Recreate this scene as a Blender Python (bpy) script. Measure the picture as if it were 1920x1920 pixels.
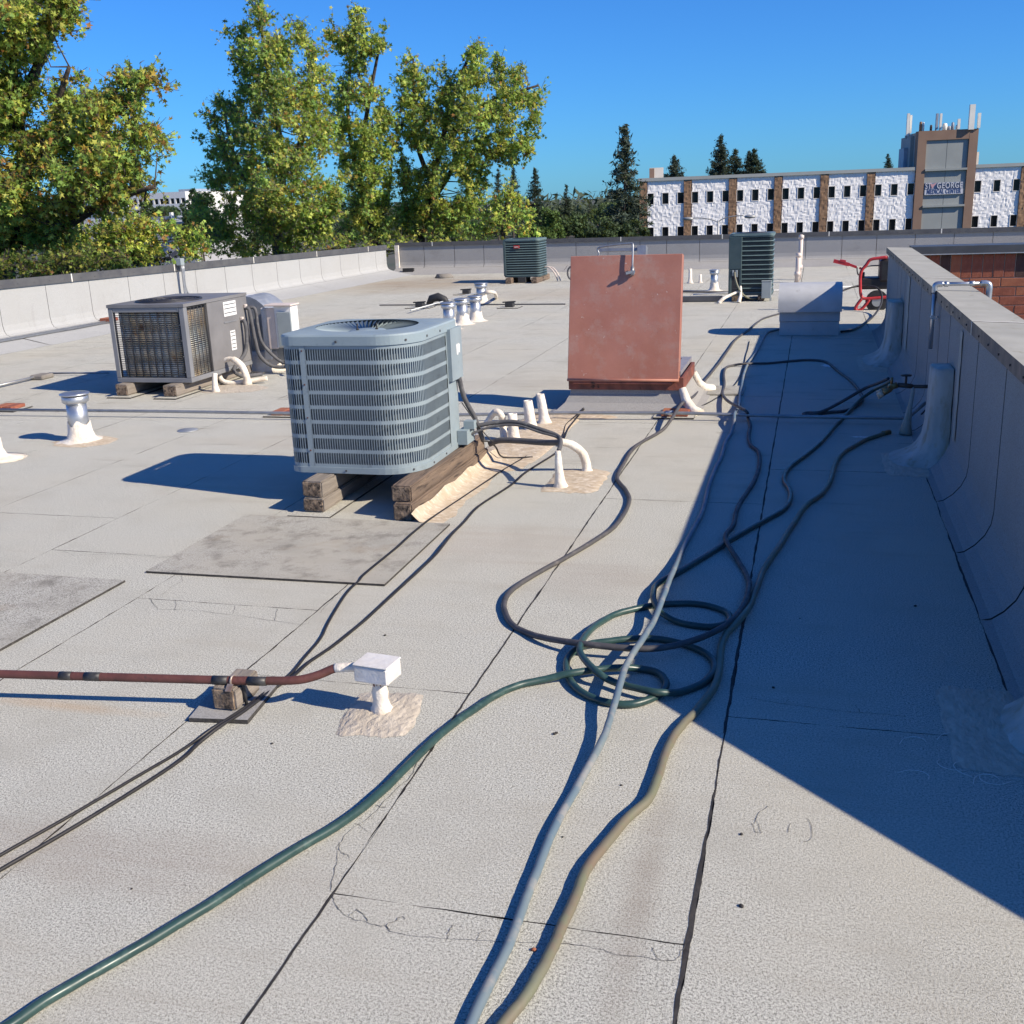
import bpy, bmesh, math, random
import numpy as np
from mathutils import Vector, Matrix
random.seed(7); RNG = np.random.default_rng(11)
SC = bpy.context.scene
for o in list(bpy.data.objects): bpy.data.objects.remove(o)
COL = SC.collection
R = math.radians
# ------------------------------------------------------------------ camera
CAM_H = 1.70
CF, CP, CR, CY = 2000.0, R(16.295), R(-2.25), R(15.96)     # focal (px of 1920), pitch, roll, yaw
_fy = Vector((-math.sin(CY), math.cos(CY), 0)); _r = Vector((math.cos(CY), math.sin(CY), 0)); _u = Vector((0, 0, 1))
_fwd = _fy*math.cos(CP) - _u*math.sin(CP); _dn = -(_fy*math.sin(CP) + _u*math.cos(CP))
_right = _r*math.cos(CR) - _dn*math.sin(CR); _down = _r*math.sin(CR) + _dn*math.cos(CR)
cd = bpy.data.cameras.new('camera'); co = bpy.data.objects.new('camera', cd); COL.objects.link(co)
cd.sensor_width = 36; cd.lens = CF/1920*36; cd.clip_start = .05; cd.clip_end = 6000
m = Matrix.Identity(4)
for i in range(3):
    m[i][0] = _right[i]; m[i][1] = -_down[i]; m[i][2] = -_fwd[i]
m[0][3], m[1][3], m[2][3] = 0, 0, CAM_H
co.matrix_world = m; SC.camera = co
# ------------------------------------------------------------------ sky, sun, exposure
TO_SUN = Vector((1.46, -.33, 1)).normalized()
w = bpy.data.worlds.new('World'); SC.world = w; w.use_nodes = True
nt = w.node_tree; bg = nt.nodes['Background']
sk = nt.nodes.new('ShaderNodeTexSky'); sk.sky_type = 'NISHITA'; sk.sun_disc = False
sk.sun_elevation = math.asin(TO_SUN.z); sk.sun_rotation = math.atan2(TO_SUN.x, TO_SUN.y)
sk.altitude = 0; sk.air_density = 1.0; sk.dust_density = .15; sk.ozone_density = 2.0
gr_ = nt.nodes.new('ShaderNodeMix'); gr_.data_type = 'RGBA'; gr_.blend_type = 'MULTIPLY'; gr_.inputs[0].default_value = 1      # white balance of the whole sky
gr_.inputs[7].default_value = (.205, .585, 1.20, 1); nt.links.new(sk.outputs[0], gr_.inputs[6])
nt.links.new(gr_.outputs[2], bg.inputs[0]); bg.inputs[1].default_value = .092
sd = bpy.data.lights.new('sun', 'SUN'); sd.energy = 5.0; sd.angle = R(.5); sd.color = (1, .885, .72)
so = bpy.data.objects.new('sun', sd); COL.objects.link(so); so.location = (30, -8, 30)
so.rotation_euler = (-TO_SUN).to_track_quat('-Z', 'Y').to_euler()
vs = SC.view_settings; vs.view_transform = 'Standard'; vs.look = 'None'; vs.exposure = 0.44; vs.gamma = 1; vs.use_curve_mapping = False
# ------------------------------------------------------------------ pixel -> place helpers (1920 px photograph)
def ray(x, y): return _fwd*CF + _right*(x-960) + _down*(y-960)
def G(x, y, z=0.0):
    d = ray(x, y); k = (z-CAM_H)/d.z; return Vector((d.x*k, d.y*k, z))
def AY(x, y, Y):
    d = ray(x, y); k = Y/d.y; return Vector((d.x*k, Y, CAM_H+d.z*k))
def AX(x, y, X):
    d = ray(x, y); k = X/d.x; return Vector((X, d.y*k, CAM_H+d.z*k))
# ------------------------------------------------------------------ objects
WL = {}
def new_obj(name, data): o = bpy.data.objects.new(name, data); COL.objects.link(o); return o
def tag(o, label, cat, group=None):
    o['label'] = label; o['category'] = cat
    if group: o['group'] = group
    return o
def thing(name, label, cat, loc=(0, 0, 0), group=None, rz=0):
    o = new_obj(name, None); o.location = loc; o.empty_display_size = .1; o.rotation_euler = (0, 0, rz)
    WL[o.name] = Vector(loc) if rz == 0 else Vector((0, 0, 0))
    return tag(o, label, cat, group)
def copy_tree(o, parent=None):
    c = o.copy(); COL.objects.link(c); c.parent = parent
    for ch in list(o.children): copy_tree(ch, c)
    return c
def frame(a, up=None):
    a = a.normalized(); u = up or (Vector((0, 0, 1)) if abs(a.z) < .95 else Vector((0, 1, 0)))
    s = a.cross(u).normalized(); return s, s.cross(a).normalized()
def smooth_path(pts, n=6):
    P = [Vector(p) for p in pts]; out = []
    for i in range(len(P)-1):
        p0 = P[max(i-1, 0)]; p1 = P[i]; p2 = P[i+1]; p3 = P[min(i+2, len(P)-1)]
        for k in range(n):
            t = k/n
            out.append(.5*((2*p1)+(-p0+p2)*t+(2*p0-5*p1+4*p2-p3)*t*t+(-p0+3*p1-3*p2+p3)*t*t*t))
    out.append(P[-1]); return out
class MB:
    def __init__(s): s.v = []; s.f = []; s.mi = []; s.m = 0; s.sm = []
    def add(s, vs, fs, smooth=False):
        b = len(s.v); s.v += [tuple(x) for x in vs]
        for f in fs: s.f.append([b+i for i in f]); s.mi.append(s.m); s.sm.append(smooth)
        return s
    def box(s, x0, x1, y0, y1, z0, z1, M=None):
        c = [Vector(p) for p in ((x0,y0,z0),(x1,y0,z0),(x1,y1,z0),(x0,y1,z0),(x0,y0,z1),(x1,y0,z1),(x1,y1,z1),(x0,y1,z1))]
        if M: c = [M @ p for p in c]
        return s.add(c, [(0,3,2,1),(4,5,6,7),(0,1,5,4),(1,2,6,5),(2,3,7,6),(3,0,4,7)])
    def bbox(s, x0, x1, y0, y1, z0, z1, b=.006, M=None):      # box with chamfered edges
        bm = bmesh.new(); bmesh.ops.create_cube(bm, size=1)
        for v in bm.verts: v.co = Vector((x0+(v.co.x+.5)*(x1-x0), y0+(v.co.y+.5)*(y1-y0), z0+(v.co.z+.5)*(z1-z0)))
        bmesh.ops.bevel(bm, geom=bm.edges[:], offset=b, segments=1, affect='EDGES')
        bm.verts.index_update(); vs = [(M @ v.co if M else v.co.copy()) for v in bm.verts]
        s.add(vs, [[v.index for v in f.verts] for f in bm.faces]); bm.free(); return s
    def obox(s, a, b, wd, ht, up=None):                        # bar from a to b
        a, b = Vector(a), Vector(b); p, q = frame(b-a, up); p *= wd/2; q *= ht/2
        c = [a-p-q, a+p-q, a+p+q, a-p+q, b-p-q, b+p-q, b+p+q, b-p+q]
        return s.add(c, [(0,1,2,3),(7,6,5,4),(0,4,5,1),(1,5,6,2),(2,6,7,3),(3,7,4,0)])
    def tube(s, pts, r, n=8, caps=True, closed=False):
        P = [Vector(p) for p in pts]; rr = r if hasattr(r, '__len__') else [r]*len(P)
        vs = []; fs = []; prev = None
        for i, p in enumerate(P):
            a = (P[min(i+1, len(P)-1)]-P[max(i-1, 0)])
            if a.length < 1e-9: a = Vector((0, 0, 1))
            a.normalize()
            if prev is None: sd_, _ = frame(a)
            else:
                sd_ = prev-a*prev.dot(a)
                if sd_.length < 1e-6: sd_, _ = frame(a)
                sd_.normalize()
            prev = sd_; u = a.cross(sd_)
            for k in range(n):
                t = 2*math.pi*k/n; vs.append(p+(sd_*math.cos(t)+u*math.sin(t))*rr[i])
        L = len(P)
        for i in range(L-1):
            for k in range(n):
                k2 = (k+1) % n; fs.append((i*n+k, i*n+k2, (i+1)*n+k2, (i+1)*n+k))
        s.add(vs, fs, True)
        if caps:
            b = len(s.v)-len(vs)
            s.f.append([b+k for k in range(n-1, -1, -1)]); s.mi.append(s.m); s.sm.append(False)
            s.f.append([b+(L-1)*n+k for k in range(n)]); s.mi.append(s.m); s.sm.append(False)
        return s
    def lathe(s, prof, c=(0, 0, 0), n=24, wob=0, seed=0, sx=1, sy=1, lean=(0, 0), smooth=True):
        c = Vector(c); rg = random.Random(seed); vs = []; fs = []
        ph = [rg.uniform(0, 6.28) for _ in range(4)]
        for j, (r, z) in enumerate(prof):
            for k in range(n):
                t = 2*math.pi*k/n
                q = r*(1+wob*(.5*math.sin(2*t+ph[0])+.35*math.sin(5*t+ph[1]+j)+.3*math.sin(3*t+ph[2]-j*.7)))
                vs.append(c+Vector((q*math.cos(t)*sx+lean[0]*z, q*math.sin(t)*sy+lean[1]*z, z)))
        for j in range(len(prof)-1):
            for k in range(n):
                k2 = (k+1) % n; fs.append((j*n+k, j*n+k2, (j+1)*n+k2, (j+1)*n+k))
        if prof[-1][0] > 1e-5: fs.append([(len(prof)-1)*n+k for k in range(n)])
        if prof[0][0] > 1e-5: fs.append([k for k in range(n-1, -1, -1)])
        return s.add(vs, fs, smooth)
    def prism(s, poly, z0, z1, top_m=None, side_m=None):        # polygon (xy) extruded
        n = len(poly); b = len(s.v)
        s.v += [(p[0], p[1], z0) for p in poly]+[(p[0], p[1], z1) for p in poly]
        t0 = s.m if top_m is None else top_m; s0 = s.m if side_m is None else side_m
        s.f.append([b+n+i for i in range(n)]); s.mi.append(t0); s.sm.append(False)
        s.f.append([b+i for i in range(n-1, -1, -1)]); s.mi.append(s0); s.sm.append(False)
        for i in range(n):
            j = (i+1) % n; s.f.append([b+i, b+j, b+n+j, b+n+i]); s.mi.append(s0); s.sm.append(False)
        return s
    def sweep(s, prof, path, closed_prof=False, smooth=False):   # prof: list of Vector offsets per path point via fn
        n = len(prof(0, path[0])); vs = []; fs = []
        for i, p in enumerate(path): vs += [Vector(q) for q in prof(i, p)]
        for i in range(len(path)-1):
            for k in range(n if closed_prof else n-1):
                k2 = (k+1) % n; fs.append((i*n+k, i*n+k2, (i+1)*n+k2, (i+1)*n+k))
        return s.add(vs, fs, smooth)
    def build(s, name, mat, parent=None, label=None, cat=None, group=None, kind=None):
        me = bpy.data.meshes.new(name)
        if parent is not None: org = WL[parent.name]
        else:
            a = np.array(s.v); org = Vector(((a[:,0].min()+a[:,0].max())/2, (a[:,1].min()+a[:,1].max())/2, a[:,2].min()))
        me.from_pydata([(p[0]-org.x, p[1]-org.y, p[2]-org.z) for p in s.v], [], s.f)
        for mm in (mat if isinstance(mat, (list, tuple)) else [mat]): me.materials.append(mm)
        me.polygons.foreach_set('material_index', s.mi); me.polygons.foreach_set('use_smooth', s.sm)
        me.validate(); me.update()
        o = new_obj(name, me)
        if parent is not None: o.parent = parent; WL[o.name] = org.copy()
        else: o.location = org; WL[o.name] = org.copy()
        if label and cat: tag(o, label, cat, group)
        elif label: o['label'] = label
        if kind: o['kind'] = kind
        return o
# ------------------------------------------------------------------ materials
def nodes(name):
    mt = bpy.data.materials.new(name); mt.use_nodes = True; n = mt.node_tree
    return mt, n, n.nodes['Principled BSDF']
def N(n, t, **kw):
    x = n.nodes.new(t)
    for k, v in kw.items():
        if k.startswith('i_'):
            key = k[2:]; x.inputs[int(key) if key.isdigit() else key].default_value = v
        else: setattr(x, k, v)
    return x
def noise(n, vec, scale, detail=3, rough=.55, out='Fac'):
    t = N(n, 'ShaderNodeTexNoise'); t.inputs['Scale'].default_value = scale; t.inputs['Detail'].default_value = detail; t.inputs['Roughness'].default_value = rough
    if vec is not None: n.links.new(vec, t.inputs['Vector'])
    return t.outputs[out]
def ramp(n, fac, lo, hi, c0=0., c1=1.):
    t = N(n, 'ShaderNodeMapRange'); t.inputs[1].default_value = lo; t.inputs[2].default_value = hi; t.inputs[3].default_value = c0; t.inputs[4].default_value = c1
    n.links.new(fac, t.inputs[0]); return t.outputs[0]
def mix(n, fac, a, b, mode='MIX'):
    t = N(n, 'ShaderNodeMix', data_type='RGBA', blend_type=mode)
    for s, v in ((0, fac), (6, a), (7, b)):
        if isinstance(v, (int, float)): t.inputs[s].default_value = v
        elif isinstance(v, (tuple, list)): t.inputs[s].default_value = (*v[:3], 1)
        else: n.links.new(v, t.inputs[s])
    return t.outputs[2]
def mth(n, op, a, b=0.):
    t = N(n, 'ShaderNodeMath', operation=op)
    for i, v in enumerate((a, b)):
        if isinstance(v, (int, float)): t.inputs[i].default_value = v
        else: n.links.new(v, t.inputs[i])
    return t.outputs[0]
def bump(n, bs, h, strength, dist=.01):
    b = N(n, 'ShaderNodeBump'); b.inputs['Strength'].default_value = strength; b.inputs['Distance'].default_value = dist
    n.links.new(h, b.inputs['Height']); n.links.new(b.outputs[0], bs.inputs['Normal']); return b
def vec(n, kind='Object', scale=(1, 1, 1)):
    if kind == 'Position': o = N(n, 'ShaderNodeNewGeometry').outputs['Position']
    else: o = N(n, 'ShaderNodeTexCoord').outputs['Object']
    if scale != (1, 1, 1):
        m_ = N(n, 'ShaderNodeMapping'); m_.inputs['Scale'].default_value = scale; n.links.new(o, m_.inputs['Vector']); o = m_.outputs[0]
    return o
def pmat(name, c, c2=None, scale=6, rough=.6, metal=0., bmp=0., bscale=40, stretch=(1, 1, 1), lo=.35, hi=.65, c3=None, s3=30, lo3=.55, hi3=.7, rvar=.12, bdist=.01, spec=None, pos=False, detail=5):
    mt, n, bs = nodes(name); v = vec(n, 'Position' if pos else 'Object', stretch)
    col = mix(n, ramp(n, noise(n, v, scale, detail), lo, hi), c, c2 or tuple(x*.75 for x in c))
    if c3: col = mix(n, ramp(n, noise(n, v, s3, 4, .65), lo3, hi3), col, c3)
    n.links.new(col, bs.inputs['Base Color'])
    n.links.new(ramp(n, noise(n, v, scale*2.3, 4), .3, .7, max(.02, rough-rvar), min(1, rough+rvar)), bs.inputs['Roughness'])
    bs.inputs['Metallic'].default_value = metal
    if spec is not None: bs.inputs['Specular IOR Level'].default_value = spec
    if bmp: bump(n, bs, noise(n, v, bscale, 4, .6), bmp, bdist)
    return mt
def roof_mat(name, base, dark, tint=(1, 1, 1), streak=1.0, dirt=1.0, stain=False, blotch=False):
    mt, n, bs = nodes(name); v = vec(n, 'Position')
    gran = noise(n, v, 430, 2, .75); g2 = noise(n, v, 150, 3, .75); g3 = noise(n, v, 900, 1, .5)
    big = noise(n, v, .55, 4, .6); mid = noise(n, v, 2.6, 5, .62)
    vs_ = vec(n, 'Position', (.55, 7, 1)); st = noise(n, vs_, 1.7, 5, .6)
    vs2 = vec(n, 'Position', (.9, 22, 1)); st2 = noise(n, vs2, 1.1, 3, .5)
    col = mix(n, ramp(n, mth(n, 'ADD', mth(n, 'MULTIPLY', gran, .6), mth(n, 'MULTIPLY', g2, .4)), .42, .535), dark, base)
    col = mix(n, mth(n, 'MULTIPLY', ramp(n, g2, .45, .7), .35), col, tuple(x*1.12 for x in base))
    col = mix(n, mth(n, 'MULTIPLY', ramp(n, big, .43, .68), .62*dirt), col, (base[0]*.80, base[1]*.765, base[2]*.71))
    col = mix(n, mth(n, 'MULTIPLY', ramp(n, mid, .50, .72), .42*dirt), col, (base[0]*.62, base[1]*.60, base[2]*.57))
    col = mix(n, mth(n, 'MULTIPLY', mth(n, 'MULTIPLY', ramp(n, st, .50, .68), ramp(n, big, .42, .62)), .45*streak), col, (base[0]*.60, base[1]*.55, base[2]*.50))
    far = ramp(n, N_sep(n, v, 1), 5.0, 9.0)
    col = mix(n, mth(n, 'MULTIPLY', mth(n, 'MULTIPLY', mth(n, 'MULTIPLY', ramp(n, st2, .60, .64), ramp(n, mid, .48, .60)), far), .65*streak), col, (base[0]*.34, base[1]*.31, base[2]*.28))
    # sparse dark granule-loss specks
    vo = N(n, 'ShaderNodeTexVoronoi'); vo.inputs['Scale'].default_value = 75; n.links.new(v, vo.inputs['Vector'])
    sp = mth(n, 'MULTIPLY', ramp(n, vo.outputs['Distance'], .16, .10), ramp(n, noise(n, v, 9, 3), .50, .62))
    col = mix(n, mth(n, 'MULTIPLY', sp, .75), col, tuple(x*.25 for x in base))
    if stain:                                # brown silt left by ponding near the far left drain, rust under the iron pipe
        for cx, cy, rx, ry, c_, a_ in ((-8.3, 22.6, 3.4, 3.0, (.30, .22, .14), .75), (-4.5, 19.5, 3.0, 1.6, (.38, .30, .21), .45), (-2.6, 2.95, .55, .06, (.50, .33, .18), .5), (-6.5, 5.2, 2.5, .8, (.40, .34, .27), .45), (-1.6, 5.0, .9, .5, (.45, .38, .31), .35), (-.36, 2.3, .07, .7, (.30, .26, .21), .55), (-2.0, 2.15, 1.2, .22, (.33, .28, .23), .5), (-.9, 4.6, .5, .35, (.36, .31, .26), .4), (-3.4, 7.2, 1.2, .4, (.36, .30, .24), .4), (-2.6, 9.8, 1.5, .5, (.36, .31, .25), .4)):
            mp = N(n, 'ShaderNodeMapping'); mp.inputs['Location'].default_value = (-cx/rx, -cy/ry, 0); mp.inputs['Scale'].default_value = (1/rx, 1/ry, 0); n.links.new(v, mp.inputs['Vector'])
            ln = N(n, 'ShaderNodeVectorMath', operation='LENGTH'); n.links.new(mp.outputs[0], ln.inputs[0])
            f = mth(n, 'MULTIPLY', ramp(n, mth(n, 'ADD', ln.outputs['Value'], mth(n, 'MULTIPLY', noise(n, v, 1.6/max(.3, min(rx, ry)), 5, .65), .9)), 1.35, .65), ramp(n, st, .35, .65, .45, 1.0))
            col = mix(n, mth(n, 'MULTIPLY', f, a_), col, c_)
    if blotch:
        col = mix(n, mth(n, 'MULTIPLY', ramp(n, noise(n, v, 5.5, 6, .72), .50, .70), .62), col, (.11, .10, .085))
        col = mix(n, mth(n, 'MULTIPLY', ramp(n, noise(n, v, 3.0, 3, .6), .60, .75), .35), col, (.30, .22, .13))
    n.links.new(col, bs.inputs['Base Color']); bs.inputs['Roughness'].default_value = .95; bs.inputs['Specular IOR Level'].default_value = .15
    h = mth(n, 'ADD', mth(n, 'MULTIPLY', gran, 1.0), mth(n, 'MULTIPLY', g2, 1.1))
    bump(n, bs, h, .55, .004)
    return mt
def N_sep(n, v, i):
    t = N(n, 'ShaderNodeSeparateXYZ'); n.links.new(v, t.inputs[0]); return t.outputs[i]
M = {}
M['roof'] = roof_mat('cap_sheet', (.635, .63, .56), (.08, .079, .07), dirt=1.15, stain=True)
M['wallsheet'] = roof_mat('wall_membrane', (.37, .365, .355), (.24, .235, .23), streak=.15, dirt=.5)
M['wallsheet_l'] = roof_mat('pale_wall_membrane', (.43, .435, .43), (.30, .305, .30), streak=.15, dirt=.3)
M['mat'] = roof_mat('walk_pad', (.55, .54, .485), (.05, .048, .043), streak=.5, dirt=2.0, blotch=True)
M['asphalt'] = pmat('asphalt_bleed', (.022, .020, .019), (.05, .045, .04), 20, .8, bmp=.4, bscale=60)
M['padedge'] = pmat('pad_edge', (.03, .028, .026), (.07, .065, .06), 40, .9, bmp=.6, bscale=90)
M['coping'] = pmat('coping_sheet', (.40, .395, .35), (.33, .325, .285), 3, .85, spec=.15, c3=(.22, .20, .13), s3=9, lo3=.60, hi3=.76, bmp=.08, bscale=200)
M['fascia'] = pmat('coping_fascia', (.055, .062, .07), (.08, .085, .09), 5, .5)
M['fascia_l'] = pmat('coping_dark', (.070, .070, .075), (.10, .10, .10), 5, .55)
M['caulk'] = pmat('caulk', (.72, .70, .64), (.6, .57, .5), 20, .7)
M['mastic'] = pmat('mastic', (.56, .47, .345), (.46, .36, .245), 9, .75, c3=(.68, .60, .48), s3=22, lo3=.5, hi3=.66, bmp=.8, bscale=28, stretch=(1, 1.8, 1), bdist=.012)
M['whitecoat'] = pmat('white_coating', (.80, .76, .68), (.66, .57, .46), 8, .7, c3=(.50, .38, .26), s3=16, lo3=.66, hi3=.80, bmp=.7, bscale=34, bdist=.012)
M['patch'] = pmat('fabric_patch', (.44, .385, .31), (.55, .49, .40), 14, .8, bmp=1, bscale=30, stretch=(1.6, 1, 1), bdist=.012)
M['fibre'] = pmat('fibreglass_wrap', (.46, .465, .44), (.34, .335, .295), 5, .8, c3=(.30, .26, .18), s3=9, lo3=.52, hi3=.72, bmp=.3, bscale=16, stretch=(1.6, 1.6, .5), bdist=.02)
M['galv'] = pmat('galvanised', (.55, .57, .59), (.44, .46, .48), 7, .40, metal=.85, bmp=.05, bscale=20)
M['galv_dull'] = pmat('galvanised_dull', (.50, .52, .53), (.40, .42, .43), 9, .5, metal=.65)
M['galv_hood'] = pmat('hood_metal', (.50, .51, .51), (.43, .44, .44), 5, .55, metal=.0, c3=(.34, .33, .31), s3=14, lo3=.62, hi3=.75)
M['conduit'] = pmat('conduit', (.36, .37, .38), (.28, .29, .30), 15, .45, metal=.6)
M['acgrey'] = pmat('condenser_paint', (.275, .335, .36), (.235, .29, .315), 5, .5, c3=(.155, .185, .195), s3=14, lo3=.6, hi3=.8, bmp=.03, bscale=60)
M['actop'] = pmat('condenser_top_paint', (.27, .335, .36), (.24, .30, .325), 4, .5, c3=(.2, .25, .27), s3=20, lo3=.6, hi3=.75)
M['acdark'] = pmat('coil_dark', (.015, .018, .022), (.035, .04, .045), 30, .6)
M['accoil'] = pmat('coil_grey', (.12, .145, .165), (.075, .09, .105), 30, .7)  # blue grey coil colour behind the condenser louvres
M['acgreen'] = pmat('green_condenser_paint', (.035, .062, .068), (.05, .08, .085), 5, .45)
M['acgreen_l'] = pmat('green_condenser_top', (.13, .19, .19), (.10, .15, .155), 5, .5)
M['unit'] = pmat('unit_paint', (.20, .195, .195), (.165, .16, .16), 4, .5, c3=(.13, .125, .12), s3=22, lo3=.62, hi3=.8)
M['unit_l'] = pmat('unit_frame_paint', (.22, .225, .235), (.18, .185, .195), 5, .45)
M['guard'] = pmat('coil_guard', (.022, .024, .030), (.035, .035, .04), 20, .5)
M['coil'] = pmat('coil_fins', (.78, .58, .33), (.50, .55, .55), 4.5, .5, c3=(.34, .16, .07), s3=7, lo3=.58, hi3=.7, metal=.2)
M['label'] = pmat('label_paper', (.75, .75, .73), (.68, .68, .66), 8, .6)
M['ink'] = pmat('label_ink', (.05, .05, .055), (.07, .07, .075), 10, .6)
M['wood'] = pmat('weathered_wood', (.215, .155, .11), (.12, .088, .066), 3.2, .85, stretch=(9, .8, 9), c3=(.055, .04, .032), s3=4, lo3=.57, hi3=.66, bmp=.7, bscale=10, bdist=.01)
M['woodend'] = pmat('wood_end_grain', (.30, .22, .15), (.10, .07, .05), 26, .9, c3=(.035, .027, .022), s3=34, lo3=.52, hi3=.62, bmp=1, bscale=40, bdist=.01)
M['wood_grey'] = pmat('weathered_grey_wood', (.27, .235, .20), (.18, .155, .13), 3.5, .9, stretch=(9, .8, 9), c3=(.09, .075, .06), s3=4, lo3=.56, hi3=.67, bmp=.6, bscale=10)
M['hatch'] = pmat('red_oxide_primer', (.42, .185, .13), (.36, .145, .10), 2.6, .55, c3=(.42, .245, .19), s3=7, lo3=.50, hi3=.78, bmp=.10, bscale=30)
def hatch_mat():
    mt, n, bs = nodes('red_oxide_lid'); v = vec(n)
    col = mix(n, ramp(n, noise(n, v, 2.6, 5, .6), .35, .65), (.42, .185, .13), (.36, .145, .10))
    col = mix(n, mth(n, 'MULTIPLY', ramp(n, noise(n, v, 6, 6, .7), .50, .72), .7), col, (.40, .27, .22))
    col = mix(n, mth(n, 'MULTIPLY', ramp(n, noise(n, vec(n, 'Object', (1, 1, .45)), 2.0, 3), .55, .72), .5), col, (.30, .11, .07))
    col = mix(n, mth(n, 'MULTIPLY', ramp(n, noise(n, v, 55, 3, .7), .66, .72), .6), col, (.22, .08, .05))
    col = mix(n, mth(n, 'MULTIPLY', ramp(n, noise(n, v, 21, 3, .6), .70, .74), .7), col, (.55, .47, .42))
    n.links.new(col, bs.inputs['Base Color']); n.links.new(ramp(n, noise(n, v, 5, 4), .3, .7, .42, .72), bs.inputs['Roughness'])
    bump(n, bs, mth(n, 'ADD', noise(n, v, 1.7, 2), mth(n, 'MULTIPLY', noise(n, v, 40, 3), .05)), .35, .03); return mt
M['hatch'] = hatch_mat()
M['hatch_d'] = pmat('red_oxide_rust', (.27, .085, .055), (.12, .045, .035), 9, .65, c3=(.03, .018, .015), s3=12, lo3=.6, hi3=.68, bmp=.3)
M['grey_paint'] = pmat('grey_flange', (.30, .29, .31), (.24, .23, .25), 8, .5)
M['rustpipe'] = pmat('red_iron_pipe', (.125, .045, .036), (.085, .032, .026), 12, .6, c3=(.04, .03, .028), s3=7, lo3=.60, hi3=.68, bmp=.25, bscale=70)
M['tape'] = pmat('black_tape', (.02, .02, .022), (.05, .05, .05), 30, .5)
M['strap'] = pmat('pipe_strap', (.42, .36, .32), (.30, .2, .15), 30, .45, metal=.6)
M['boxwhite'] = pmat('coated_box', (.70, .69, .67), (.62, .58, .52), 9, .6, c3=(.55, .45, .36), s3=26, lo3=.66, hi3=.76, bmp=.35, bscale=30)
M['brick'] = pmat('brick_red', (.30, .095, .055), (.22, .07, .042), 9, .85, c3=(.36, .14, .09), s3=30, bmp=.4, bscale=80)
M['brick_d'] = pmat('brick_dark', (.085, .045, .038), (.06, .035, .03), 9, .85, bmp=.4, bscale=80)
M['brick_o'] = pmat('brick_orange', (.36, .135, .07), (.29, .10, .055), 9, .85, bmp=.4, bscale=80)
M['crack'] = pmat('crack_tar', (.10, .095, .085), (.16, .15, .135), 60, .9)
M['mortar'] = pmat('mortar', (.36, .30, .25), (.28, .23, .19), 18, .95, bmp=.5, bscale=60)
M['hose_grey'] = pmat('hose_grey', (.075, .072, .075), (.055, .053, .056), 10, .6, c3=(.12, .11, .105), s3=18)
M['hose_green'] = pmat('hose_green', (.030, .070, .064), (.022, .052, .049), 10, .38, c3=(.05, .098, .088), s3=20)
M['hose_white'] = pmat('hose_pale', (.17, .21, .225), (.11, .165, .215), 3, .5, c3=(.26, .26, .255), s3=9, lo3=.5, hi3=.65)
M['hose_tan'] = pmat('hose_tan', (.15, .165, .115), (.175, .118, .085), 2.2, .5, c3=(.15, .155, .10), s3=12, lo3=.45, hi3=.6)
M['cable'] = pmat('black_cable', (.013, .012, .013), (.022, .021, .022), 10, .5)
M['rubber'] = pmat('rubber', (.022, .022, .024), (.035, .035, .035), 15, .6)
M['insul'] = pmat('foam_insulation', (.11, .11, .115), (.075, .075, .08), 12, .8, c3=(.17, .17, .17), s3=25)
M['brass'] = pmat('brass', (.34, .23, .10), (.22, .14, .07), 20, .45, metal=.8)
M['valve'] = pmat('old_valve', (.10, .075, .06), (.06, .05, .045), 20, .6, metal=.4)
M['pvc'] = pmat('pinkish_pvc', (.70, .60, .53), (.62, .52, .45), 6, .5)
M['red'] = pmat('red_tube_paint', (.52, .045, .05), (.42, .03, .035), 8, .35)
M['black'] = pmat('black_plastic', (.016, .016, .018), (.03, .03, .03), 10, .45)
M['badge'] = pmat('red_badge', (.40, .04, .035), (.33, .03, .03), 10, .4)
M['bluegrey'] = pmat('grey_box', (.30, .34, .35), (.25, .29, .30), 6, .5)
M['white'] = pmat('white_paint', (.78, .77, .74), (.70, .69, .66), 6, .6)
M['rock'] = pmat('cmu_block', (.26, .24, .21), (.18, .165, .145), 12, .9, bmp=.5)
# distant buildings
M['stone_w'] = pmat('rough_white_panel', (.83, .82, .80), (.78, .77, .75), .8, .85, bmp=.3, bscale=6)
M['stone_b'] = pmat('rough_brown_pilaster', (.27, .165, .095), (.20, .12, .07), 1.2, .9, bmp=.5, bscale=6)
M['brown'] = pmat('brown_stucco', (.255, .165, .115), (.22, .14, .10), .6, .85)
M['tgrey'] = pmat('grey_panel', (.30, .32, .305), (.265, .285, .275), .5, .8)
M['roofedge'] = pmat('roof_edge_metal', (.34, .36, .345), (.30, .32, .305), .5, .6)
M['cream'] = pmat('cream_stucco', (.72, .66, .56), (.66, .60, .5), 1, .8)
M['frame_w'] = pmat('window_reveal', (.74, .72, .68), (.68, .66, .62), 2, .7)
def glass_mat():
    mt, n, bs = nodes('dark_window_glass'); bs.inputs['Base Color'].default_value = (.012, .014, .016, 1)
    bs.inputs['Roughness'].default_value = .08; bs.inputs['IOR'].default_value = 1.45; bs.inputs['Specular IOR Level'].default_value = .22
    v = vec(n, 'Position'); bump(n, bs, noise(n, v, .35, 2), .05, .5); return mt
M['glass'] = glass_mat()
M['signblue'] = pmat('sign_blue', (.035, .06, .16), (.045, .07, .18), 3, .5)
M['signpale'] = pmat('sign_panel', (.55, .56, .60), (.50, .51, .55), 1, .6)
M['signgrey'] = pmat('sign_band', (.20, .24, .32), (.18, .22, .30), 1, .6)
M['signpink'] = pmat('sign_wing', (.55, .30, .32), (.5, .27, .3), 2, .6)
M['panelwhite'] = pmat('antenna_white', (.78, .76, .68), (.70, .68, .62), 1, .5)
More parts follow.
